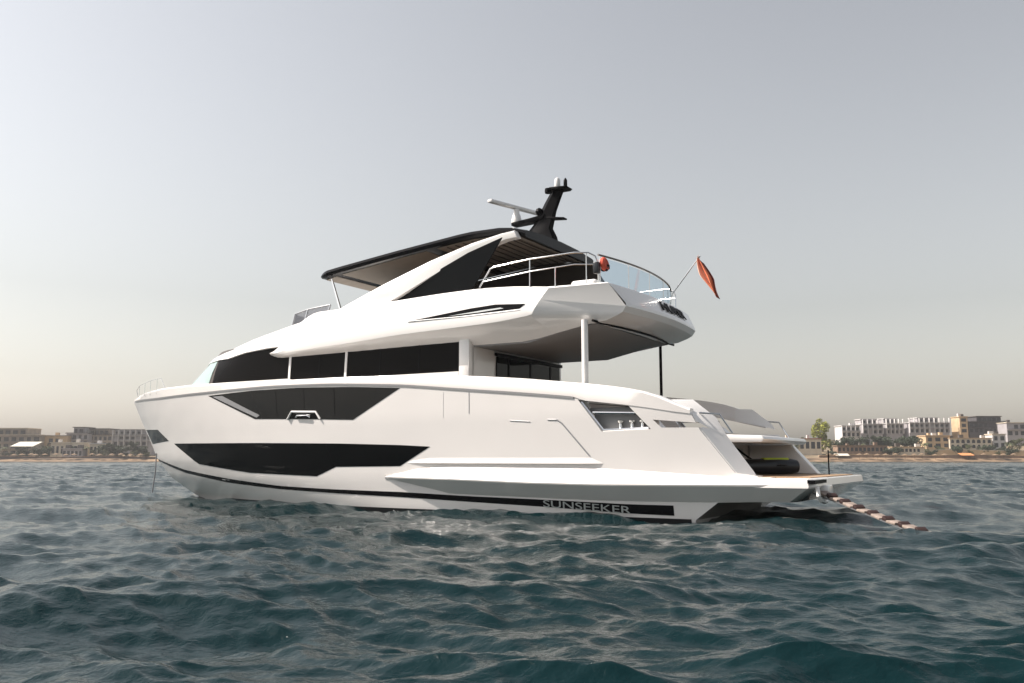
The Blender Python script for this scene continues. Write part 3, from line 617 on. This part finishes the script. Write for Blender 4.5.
# underwater scooter on the platform
ws = thing('water_scooter', 'black torpedo-shaped water scooter with yellow-green top lying on the bathing platform', 'water scooter', ypt(1.62, -.5, .985), R(196))
RY = Matrix.Rotation(R(90), 3, 'Y')
MB().lathe([(.11, -.80), (.17, -.78), (.20, -.6), (.21, -.2), (.20, .3), (.19, .62), (.19, .72), (.15, .74)], (0, 0, .21), 20, RY).build('body', M['rubber'], ws)
MB().lathe([(.06, .742), (.13, .745), (.13, .765), (.05, .77)], (0, 0, .21), 20, RY).build('end_cap', M['steel'], ws)
MB().loft([[(x, w, .21 + h) for w, h in ((.11, .17), (.08, .225), (-.08, .225), (-.11, .17))] for x in (-.52, -.45, .15, .22)]).build('top_fairing', M['lime'], ws, bevel=.02)
both(MB().tube([(-.1, .2, .24), (-.14, .3, .25), (-.3, .3, .25), (-.34, .2, .24)], .02), 'handle', M['rubber'], ws)
# swim ladder reaching down into the water
p0, p1 = ypt(-.15, 2.45, .72), ypt(-2.80, 5.12, .0); dv = p1 - p0; yaw = math.atan2(dv.y, dv.x)
sl = thing('swim_ladder', 'row of pale beige steps with dark hinges sloping from the yacht platform into the sea', 'swim ladder', p1, 0)
L = dv.length; Rm = Matrix.Rotation(yaw, 3, 'Z') @ Matrix.Rotation(math.asin(-dv.z / L), 3, 'Y')
def lad(name, m, c, d, tilt, bev=.012):
    o = MB().box((0, 0, 0), d).build(name, m, sl, bevel=bev)
    o.matrix_local = Matrix.Translation(Rm @ Vector((c[0] - L, c[1], c[2] - .05 * math.sin(c[0] / L * math.pi)))) @ (Rm @ Matrix.Rotation(tilt, 3, 'Y')).to_4x4()
    return o
for k in range(8):
    lad('step', M['treadtop'], ((k + .75) * L / 8.2, 0, 0), (.27, .25, .05), R(-4 if k % 2 else 5))
    if k: lad('hinge', M['treaddark'], ((k + .28) * L / 8.2, 0, .015), (.12, .22, .085), R(22))
for y in (.1, -.1): lad('cable', M['chain'], (L / 2, y, -.02), (L, .025, .025), 0, 0)
# anchor chain at the bow
ac = MB().tube([(ypt(24.9, .12, 1.6)), ypt(24.85, .16, .9), ypt(24.9, .2, .3), ypt(24.95, .22, -.6)], .022, 6)
tag(ac.build('anchor_chain', M['chain']), 'thin dark anchor chain dropping from the yacht bow into the sea', 'chain')

# ------------------------------------------------------------------ the far shore
rng = random.Random(4)
M['sand'] = mat('beach_sand', (.17, .115, .07), .9, var=.8, vscale=.12, bump=.4, bscale=3)
M['scrub'] = mat('dry_hillside', (.20, .155, .10), .95, var=.4, vscale=.12, bump=.5, bscale=1.5)
M['wallbrown'] = mat('stone_sea_wall', (.23, .155, .11), .9, var=.3, vscale=.6)
M['walltan'] = mat('tan_stucco_wall', (.50, .36, .22), .9, var=.12, vscale=.4)
M['wallcream'] = mat('cream_stucco', (.55, .48, .38), .9, var=.1, vscale=.4)
M['wallbrn'] = mat('brown_stucco', (.29, .245, .205), .9, var=.2, vscale=.4)
M['wallmau'] = mat('mauve_grey_render', (.33, .31, .32), .9, var=.1, vscale=.4)
M['wallwht'] = mat('white_render', (.50, .48, .47), .9, var=.12, vscale=.4)
M['walldrk'] = mat('dark_cladding', (.07, .065, .07), .8, var=.2, vscale=.4)
M['win'] = mat('dark_window', (.02, .022, .028), .15)
M['roofd'] = mat('dark_roof_edge', (.07, .06, .055), .8)
M['roofr'] = mat('terracotta_roof', (.30, .12, .07), .85, var=.2, vscale=1)
M['canvas'] = mat('cream_canvas', (.55, .52, .44), .9)
M['straw'] = mat('straw_thatch', (.17, .115, .07), .95, var=.25, vscale=3)
M['orange'] = mat('orange_canvas', (.55, .22, .08), .9)
M['trunk'] = mat('tree_bark', (.10, .075, .05), .95)
M['leafd'] = mat('dark_green_foliage', (.030, .045, .022), .8, var=.5, vscale=.8)
M['leafg'] = mat('olive_green_foliage', (.075, .085, .035), .8, var=.4, vscale=.8)
M['leafb'] = mat('bright_green_foliage', (.24, .25, .03), .7, var=.35, vscale=.5)
def wx(px, y): return (px - 512) * .9917 * y / 900
def wz(py, y): return CAM_Z + y * math.tan(math.atan((341.5 - py) / 900) + R(7.407))
GY = [(300, -3), (396, -1.0), (401, .15), (408, 1.3), (420, 2.2), (440, 4.5), (470, 8.5), (520, 11.5), (640, 12), (900, 13)]
def shorey(x): return 3.5 * math.sin(x * .021 + 1) + 2.0 * math.sin(x * .07)
def ground(x, y):
    h = lerp(y - shorey(x), GY); k = 1.0 if x > 60 else .55 + .45 * max(0, min(1, (x + 60) / 120))
    n = noise.noise(Vector((x * .03, y * .03, 0))) * 1.6 + noise.noise(Vector((x * .11, y * .11, 3))) * .6
    return h * (k if h > 2 else 1) + n * max(0, min(1, (y - 408) / 30))
xs = np.arange(-620, 640, 6.0); ys = list(np.arange(392, 470, 2.0)) + list(np.arange(470, 900, 12.0))
v = [(float(x), float(y), ground(float(x), float(y))) for y in ys for x in xs]; nx = len(xs)
g = link('headland', v, [(j * nx + i, j * nx + i + 1, (j + 1) * nx + i + 1, (j + 1) * nx + i) for j in range(len(ys) - 1) for i in range(nx - 1)], M['scrub'], angle=180); g['kind'] = 'structure'
v = [(float(x), y + shorey(float(x)), (lerp(y, GY) + .12)) for y in (394, 398, 401, 404, 408, 413) for x in xs]
g = link('beach', v, [(j * nx + i, j * nx + i + 1, (j + 1) * nx + i + 1, (j + 1) * nx + i) for j in range(5) for i in range(nx - 1)], M['sand'], angle=180); g['kind'] = 'structure'

def building(name, label, cat, px0, px1, pyt, pyb, y, depth, floors, bays, wall, roof='roofd', group=None, balc=True, rz=0.0, parapet=.35, arch=False):
    x0, x1 = wx(px0, y), wx(px1, y); zt, zb = wz(pyt, y), min(wz(pyb, y), ground((x0 + x1) / 2, y + 2)) - .5; w, h = x1 - x0, zt - zb
    t = thing(name, label, cat, ((x0 + x1) / 2, y, zb), rz, group)
    zv = wz(pyb, y) - zb; fh = (h - zv) / floors; top = h; step = floors >= 3 and w > 9
    if step:
        top = h - fh; k0 = rng.randint(0, max(1, bays // 4)); k1 = bays - rng.randint(1, max(1, bays // 3)); a0, a1 = -w / 2 + k0 * w / bays, -w / 2 + k1 * w / bays
        MB().box(((a0 + a1) / 2, depth / 2 + .8, top + fh / 2), (a1 - a0, depth - 1.6, fh)).build('upper_wall', wall, t, smooth=False)
        MB().box(((a0 + a1) / 2, depth / 2 + .6, h + parapet / 2), (a1 - a0 + .8, depth - .8, parapet)).build('roof', M[roof], t, smooth=False)
    MB().box((0, depth / 2, top / 2), (w, depth, top)).build('wall', wall, t, smooth=False)
    MB().box((0, depth / 2 - .25, top + parapet / 2), (w + .7, depth + .7, parapet)).build('terrace_slab' if step else 'roof', M[roof], t, smooth=False)
    for q in range(rng.randint(1, 3)):
        MB().box((rng.uniform(-.42, .42) * w, depth * rng.uniform(.3, .7), (h if not step else top) + .3 + rng.uniform(.4, .9)), (rng.uniform(.8, 2.2), 1.5, rng.uniform(.9, 2.0))).build('roof_plant', rng.choice([wall, M['wallwht'], M['roofd']]), t, smooth=False)
    bw = w / bays
    for f in range(floors):
        z0 = zv + f * fh
        if balc and f: MB().box((0, -.55, z0 + .05), (w * .98, 1.1, .16)).build('balcony', M['wallwht'] if balc == 2 else wall, t, smooth=False); MB().box((0, -1.08, z0 + .55), (w * .98, .06, .12)).build('balcony_rail', M['wallwht'] if balc == 2 else M['roofd'], t, smooth=False)
        for b in range(bays):
            if rng.random() < .06 or (step and f == floors - 1 and not (k0 <= b < k1)): continue
            yo = .8 if step and f == floors - 1 else 0
            ww, hh = bw * rng.choice((.5, .62, .62, .7)), fh * (.62 if not arch else .7)
            m = MB()
            if arch:
                a = [(-ww / 2, 0), (ww / 2, 0)] + [(ww / 2 * math.cos(q), hh * .6 + hh * .4 * math.sin(q)) for q in np.linspace(0, math.pi, 7)]
                n = len(a); X = -w / 2 + (b + .5) * bw; Z = z0 + fh * .08
                m.add([(X + p, -.04 + yo, Z + q) for p, q in a] + [(X + p, .3 + yo, Z + q) for p, q in a], [tuple(range(n)), tuple(range(2 * n - 1, n - 1, -1))] + [(i, (i + 1) % n, (i + 1) % n + n, i + n) for i in range(n)])
            else: m.box((-w / 2 + (b + .5) * bw, .1 + yo, z0 + fh * (.12 + .31)), (ww, .26, hh))
            m.build('window', M['win'], t, smooth=False)
        if balc == 2:
            for b in range(bays + 1): MB().box((-w / 2 + b * bw, -.55, z0 + fh / 2), (.28, 1.1, fh)).build('balcony_divider', M['wallwht'], t, smooth=False)
    return t
L1, R1 = 'buildings along the left shore', 'buildings on the right-hand hillside'
building('terrace_house', 'brown stepped terrace building with pale roof at the left edge', 'building', -14, 39, 428.5, 456, 428, 14, 4, 7, M['wallbrn'], 'wallcream', L1)
building('beach_house', 'small ochre house between terrace building and the mauve block', 'building', 40, 66, 436, 455, 432, 10, 2, 4, M['walltan'], 'wallbrn', L1, False)
building('apartment_block', 'mauve-grey block with dark flat roof on the left shore', 'building', 65, 87, 427.5, 446, 436, 12, 3, 4, M['wallmau'], 'roofd', L1)
building('apartment_block', 'brown block with rows of dark windows beside the mauve block', 'building', 87.5, 111, 429, 447, 440, 12, 3, 5, M['wallbrn'], 'roofd', L1, False)
building('apartment_block', 'grey block with white balcony grid behind the yacht bow', 'building', 112, 152, 430, 446, 438, 12, 3, 7, M['wallmau'], 'roofd', L1, 2)
building('low_pavilion', 'low cream pavilion with long flat roof in front of the mauve block', 'building', 50, 82, 443, 455, 418, 7, 1, 7, M['wallcream'], 'wallcream', L1, False)
building('low_pavilion', 'low blue-grey glazed pavilion behind the sea wall', 'building', 62, 82, 449, 456.5, 412, 5, 1, 5, M['wallmau'], 'wallmau', L1, False)
building('low_pavilion', 'low cream pavilion in front of the brown block', 'building', 89, 104, 444, 455, 420, 6, 1, 4, M['wallcream'], 'wallwht', L1, False)
building('villa', 'low red-roofed villa beside the yacht stern', 'building', 783, 822, 439, 450, 425, 9, 1, 7, M['wallcream'], 'roofr', R1, False)
building('apartment_block', 'small white block right of the bright green tree', 'building', 843, 861, 426, 437, 462, 10, 2, 4, M['wallwht'], 'wallwht', R1, 2)
building('apartment_block', 'white balconied block with narrow front, left of the three on the hilltop', 'building', 864, 884, 419.5, 434, 468, 10, 3, 4, M['wallmau'], 'wallwht', R1, 2)
building('apartment_block', 'white balconied block in the middle of the three on the hilltop', 'building', 887, 905, 419, 434, 470, 10, 3, 4, M['wallmau'], 'wallwht', R1, 2, R(8))
building('apartment_block', 'wide white balconied block beside the tan tower on the hilltop', 'building', 911, 951, 418, 433, 468, 12, 3, 8, M['wallmau'], 'wallwht', R1, 2)
building('stair_tower', 'slim tan tower joined to the dark hotel', 'building', 962, 970, 417, 433, 466, 9, 3, 1, M['walltan'], 'walltan', R1, False)
building('hotel', 'long dark hotel with flat overhanging roof on the hilltop', 'building', 971, 1010, 416.5, 433, 466, 14, 3, 8, M['walldrk'], 'roofd', R1)
building('hotel_wing', 'grey lower wing with pale roof at the right edge', 'building', 1009, 1040, 423, 436, 456, 12, 2, 5, M['wallmau'], 'wallcream', R1)
building('restaurant', 'tan stucco house with blank front left of the arcade', 'building', 927, 951, 436, 448, 436, 9, 2, 3, M['walltan'], 'walltan', R1, False)
building('arcade_building', 'cream building with a row of dark arches above the beach', 'building', 951, 993, 438.5, 448.5, 434, 9, 2, 8, M['wallcream'], 'walltan', R1, False, 0, .3, True)
building('gate_house', 'small white house right of the arcade building', 'building', 994, 1007, 434.5, 448, 436, 7, 2, 2, M['wallwht'], 'wallcream', R1, False)
building('beach_bar', 'brown beach bar with long shaded front under the dark trees', 'building', 838, 888, 446, 452, 415, 6, 1, 12, M['wallbrown'], 'straw', R1, False)
building('beach_bar', 'cream beach bar with flat roof right of the dark trees', 'building', 893, 925, 447.5, 452.5, 414, 6, 1, 8, M['wallcream'], 'walltan', R1, False)
# sea walls
def seawall(label, px0, px1, pyt, pyb, y, m, coping):
    x0, x1 = wx(px0, y), wx(px1, y); zb, zt = wz(pyb, y) - 1, wz(pyt, y); n = 24; f = MB(); c = MB(); rings = []; rc = []
    for k in range(n + 1):
        x = x0 + (x1 - x0) * k / n; yy = y + 1.2 * math.sin(x * .05); zz = zt + .25 * math.sin(x * .13)
        rings.append([(x, yy, zb), (x, yy + .15, zz), (x, yy + 1.0, zz), (x, yy + 1.0, zb)]); rc.append([(x, yy + .02, zz + .003), (x, yy + .02, zz + .3), (x, yy + 1.1, zz + .3), (x, yy + 1.1, zz + .003)])
    o = thing('sea_wall', label, 'wall', (x0, y, zb)); f.v = []; 
    for r in rings + rc:
        for i, p in enumerate(r): r[i] = (p[0] - x0, p[1] - y, p[2] - zb)
    f.loft(rings).build('wall_face', m, o, angle=60); c.loft(rc).build('coping', coping, o, angle=60)
seawall('dark sea wall along the left beach', -20, 168, 457, 460, 407, M['walldrk'], M['wallbrown'])
seawall('brown lower sea wall behind the right beach', 820, 1045, 455.5, 459, 408, M['wallbrown'], M['walltan'])
seawall('tan upper retaining wall below the arcade building', 925, 1045, 450.5, 454, 420, M['walltan'], M['wallcream'])
# trees
def leafcloud(seed, rx, rz, n, size, lumps, hole=.25):
    r = random.Random(seed); C_ = []
    for k in range(lumps):
        a = r.uniform(0, 6.28); q = r.uniform(.1, .75); C_.append((Vector((math.cos(a) * q * rx, math.sin(a) * q * rx, r.uniform(-.75, .85) * rz)), r.uniform(.25, .48)))
    m = MB()
    for i in range(n):
        c, s = r.choice(C_); d = Vector((r.gauss(0, 1), r.gauss(0, 1), r.gauss(0, 1))).normalized() * r.uniform(.35, 1) ** .5
        p = c + Vector((d.x * rx * s, d.y * rx * s, d.z * rz * s)); u = Vector((r.gauss(0, 1), r.gauss(0, 1), r.gauss(0, .6))).normalized(); w = u.cross(Vector((r.gauss(0, 1), r.gauss(0, 1), r.gauss(0, 1)))).normalized(); z = size * r.uniform(.6, 1.3)
        m.add([p - u * z * .5, p + w * z * .35, p + u * z * .5, p - w * z * .35], [(0, 1, 2, 3)])
    return m
def tree_proto(name, leaf, seed, h, rx, n, size, lumps, trunk_h):
    t = thing(name, 'tree', 'tree'); rz_ = (h - trunk_h) / 2
    tb = MB().tube([(0, 0, -1), (.15, 0, trunk_h * .6), (0, .1, trunk_h), (.1, 0, trunk_h + rz_)], [.04 * h, .03 * h, .022 * h, .01 * h], 7)
    r = random.Random(seed)
    for k in range(5):
        a = r.uniform(0, 6.28); tb.tube([(0, .1, trunk_h * r.uniform(.8, 1.1)), (math.cos(a) * rx * .3, math.sin(a) * rx * .3, trunk_h + rz_ * .5), (math.cos(a) * rx * .6, math.sin(a) * rx * .6, trunk_h + rz_ * r.uniform(.8, 1.4))], [.015 * h, .01 * h, .004 * h], 5)
    tb.build('trunk', M['trunk'], t); c = leafcloud(seed, rx, rz_, n, size, lumps); c.v = [(a, b, z + trunk_h + rz_) for a, b, z in c.v]
    c.build('crown', leaf, t, smooth=False); return t
def place(proto, label, px, pyb, y, s=1.0, rz=0, group=None, sz=None):
    o = proto.copy(); COL.objects.link(o); x = wx(px, y); o.location = (x, y, min(wz(pyb, y), ground(x, y))); o.scale = (s, s, sz or s); o.rotation_euler = (0, 0, rz); tag(o, label, 'tree', group)
    for ch in proto.children: c = ch.copy(); COL.objects.link(c); c.parent = o
    return o
PT = [tree_proto('broadleaf_tree', M['leafd'], 1, 8, 4.2, 900, .75, 9, 2), tree_proto('broadleaf_tree', M['leafd'], 2, 8, 5.2, 1000, .8, 10, 1.5), tree_proto('olive_tree', M['leafg'], 3, 6, 3.6, 800, .6, 8, 1.4), tree_proto('cypress_tree', M['leafd'], 4, 9, 1.5, 500, .55, 8, .8), tree_proto('poplar_tree', M['leafb'], 5, 14, 4.4, 3200, .85, 13, 2.0)]
GL, GR = 'dark trees on the left shore', 'dark trees on the right hillside'
for px, pyb, y, s, k, lb in ((22, 456, 420, .8, 0, 'dark tree under the terrace building, below the cream canopy'), (38, 456, 421, .75, 1, 'dark bushy tree between the cream canopy and the ochre house'), (48, 455, 424, .8, 3, 'narrow dark cypress by the ochre house'), (102, 457, 416, .85, 1, 'dark green tree in front of the brown block'), (112, 457, 416, .9, 0, 'dark green tree left of the white balcony grid'), (121, 457, 417, .85, 1, 'dark tree at the foot of the white balcony grid'), (132, 457, 416, .9, 0, 'dark tree nearest the yacht bow, taller one'), (143, 457, 417, .85, 1, 'dark tree just left of the anchor chain'), (57, 449, 430, .8, 2, 'olive tree on the terrace beside the mauve block')):
    place(PT[k], lb, px, pyb, y, s, px * .7, GL)
place(PT[4], 'tall bright green tree standing alone right of the yacht stern', 823, 438, 440, 1.05, 1.1)
for px, pyb, y, s, k, lb in ((726, 437, 440, .8, 2, 'olive-green tree seen through the opening in the yacht stern'), (738, 440, 438, .75, 2, 'low olive tree seen over the yacht stern seat, left one'), (757, 439, 442, .7, 2, 'low olive tree seen over the yacht stern seat, right one'), (793, 438, 446, .75, 1, 'dark small tree over the red-roofed villa'), (803, 436, 470, .6, 2, 'small olive tree behind the red-roofed villa'),
    (838, 446, 432, .9, 1, 'dark tree right of the bright green tree'), (848, 446, 430, .95, 0, 'dark tree below the small white block'), (858, 446, 433, 1.0, 1, 'dark tree below the gap beside the small white block'), (868, 446, 431, .9, 3, 'narrow cypress below the left hilltop block'), (876, 446, 432, 1.0, 0, 'dark tree below the left hilltop block, broad crown'), (887, 447, 430, 1.05, 1, 'dark tree below the middle hilltop block'), (897, 447, 432, .9, 0, 'dark tree below the gap between hilltop blocks'), (908, 447, 430, 1.15, 1, 'large round dark tree left of the tan stucco house'), (918, 447, 432, 1.05, 0, 'dark tree touching the tan stucco house'),
    (955, 434.5, 452, .6, 2, 'olive bush between the tan tower and the white blocks'), (930, 435, 452, .6, 2, 'olive bush under the wide white block, left one'), (942, 435, 452, .65, 2, 'olive bush under the wide white block, right one'), (978, 435, 452, .65, 2, 'olive bush under the dark hotel, left one'), (996, 435, 452, .6, 2, 'olive bush under the dark hotel, right one'), (1012, 446, 436, .9, 2, 'olive tree right of the small white house'), (1020, 445, 438, 1.0, 2, 'olive tree at the right edge of the shore'), (938, 450, 428, .5, 0, 'dark bush in front of the tan stucco house'), (1000, 449, 430, .45, 2, 'low bush at the door of the small white house')):
    place(PT[k], lb, px, pyb, y, s, px * .7, GR)
r2 = random.Random(9)
for side, n_, a, b, ya in (('left', 24, 2, 150, 411), ('right', 40, 826, 1022, 413)):
    for i in range(n_):
        px = a + (b - a) * (i + r2.random()) / n_; y = ya + r2.uniform(0, 22); x = wx(px, y); k = r2.choice((0, 1, 2, 2))
        o = place(PT[k], 'small dark bush between the buildings on the %s shore' % side, px, 462, y, r2.uniform(.3, .72), r2.uniform(0, 6), 'bushes on the %s shore' % side, None)
        o.location.z = ground(x, y) - .4; o['category'] = 'bush'
pr = random.Random(3); pp = thing('palm_tree', 'x', 'tree'); MB().tube([(0, 0, -1), (.15, 0, 2.5), (.05, 0, 5.2)], [.2, .16, .12], 7).build('trunk', M['trunk'], pp); fm = MB()
for k in range(13):
    a = k * 2.4; el = pr.uniform(-.2, .9); pts = [Vector((0.05 + math.cos(a) * d * math.cos(el * (1 - d * .3)), math.sin(a) * d * math.cos(el * (1 - d * .3)), 5.2 + d * math.sin(el) * 1.0 - .28 * d * d)) for d in (0, .6, 1.2, 1.8, 2.3)]; sd_ = Vector((-math.sin(a), math.cos(a), 0))
    fm.add([p + sd_ * q * w - Vector((0, 0, abs(q) * .12)) for p, w in zip(pts, (.08, .3, .34, .24, .03)) for q in (-1, 0, 1)], [(i * 3 + j, i * 3 + j + 1, i * 3 + j + 4, i * 3 + j + 3) for i in range(4) for j in (0, 1)])
fm.build('crown', M['leafg'], pp)
for px, pyb, y, sc_, lb in ((4, 457, 415, .9, 'palm in front of the brown terrace building, at the left edge'), (43, 456, 416, 1.0, 'palm between the cream canopy and the low cream pavilion'), (86, 457, 414, .9, 'palm between the blue-grey pavilion and the brown block'), (797, 446, 425, .9, 'palm over the red-roofed villa by the yacht stern'), (862, 452, 418, 1.0, 'palm in front of the brown beach bar'), (926, 451, 424, 1.05, 'palm at the left corner of the tan stucco house'), (1010, 449, 428, 1.0, 'palm right of the small white house')):
    place(pp, lb, px, pyb, y, sc_, px, 'palms along the shore')
PT.append(pp)
for p in PT:
    for c in list(p.children): bpy.data.objects.remove(c)
    bpy.data.objects.remove(p)
# beach canopies and umbrellas
def canopy(label, px0, px1, pyt, pyb, y, m):
    x0, x1 = wx(px0, y), wx(px1, y); w = x1 - x0; zb = wz(pyb, y); h = wz(pyt, y) - zb
    t = thing('beach_canopy', label, 'canopy', ((x0 + x1) / 2, y, zb))
    MB().loft([[(-w / 2, 0, h * .62), (w / 2, 0, h * .62), (w / 2, 0, h * .62 + .15), (-w / 2, 0, h * .62 + .15)], [(-w / 2 + 1.2, 6, h - .15), (w / 2 + 1.2, 6, h - .15), (w / 2 + 1.2, 6, h), (-w / 2 + 1.2, 6, h)]]).build('canvas_roof', m, t, smooth=False)
    for a in (-w / 2 + .2, 0, w / 2 - .2): MB().tube([(a, .2, -1), (a, .2, h * .63)], .08, 6).build('post', M['trunk'], t)
canopy('large cream sloping canopy on the left shore', 9, 32, 441.5, 455, 410, M['canvas'])
canopy('orange canopy on the beach below the arcade building', 962, 975, 453, 460, 403, M['orange'])
canopy('cream canopy on the beach right of the yacht stern', 836, 850, 453.5, 460, 403, M['canvas'])
up = thing('beach_umbrella', 'x', 'umbrella')
MB().lathe([(1.45, 2.05), (1.4, 2.15), (.7, 2.5), (.05, 2.75)], (0, 0, 0), 12).build('canopy', M['straw'], up); MB().tube([(0, 0, -.4), (0, 0, 2.4)], .05, 6).build('pole', M['trunk'], up)
for i, px in enumerate([12, 20, 29, 36, 45, 56, 68, 75, 92, 101, 112, 120, 131, 140, 828, 833, 856, 864, 873, 882, 893, 901, 912, 921, 933, 944, 985, 994, 1003, 1014]):
    o = up if i == 0 else up.copy()
    x = wx(px, 404); y = 404 + shorey(x) + (i % 3) * .9; o.location = (x, y, lerp(y - shorey(x), GY) + .1)
    lf = px < 500; tag(o, 'straw beach umbrella on the ' + ('left beach below the dark sea wall' if lf else 'right beach below the brown sea wall'), 'umbrella', 'straw umbrellas on the ' + ('left' if lf else 'right') + ' beach')
    if i:
        COL.objects.link(o)
        for ch in up.children: c = ch.copy(); COL.objects.link(c); c.parent = o
# sea haze
hz = MB().box((0, 210, 24), (1500, 900, 66)).build('haze', None, smooth=False); hz['kind'] = 'stuff'
m = bpy.data.materials.new('haze_air'); m.use_nodes = True; n = m.node_tree.nodes; n.clear(); o_ = n.new('ShaderNodeOutputMaterial'); pv = n.new('ShaderNodeVolumePrincipled')
pv.inputs['Color'].default_value = (.96, .96, .97, 1); pv.inputs['Density'].default_value = .00021; pv.inputs['Anisotropy'].default_value = .3
m.node_tree.links.new(pv.outputs[0], o_.inputs['Volume']); hz.data.materials.append(m); hz.display_type = 'WIRE'
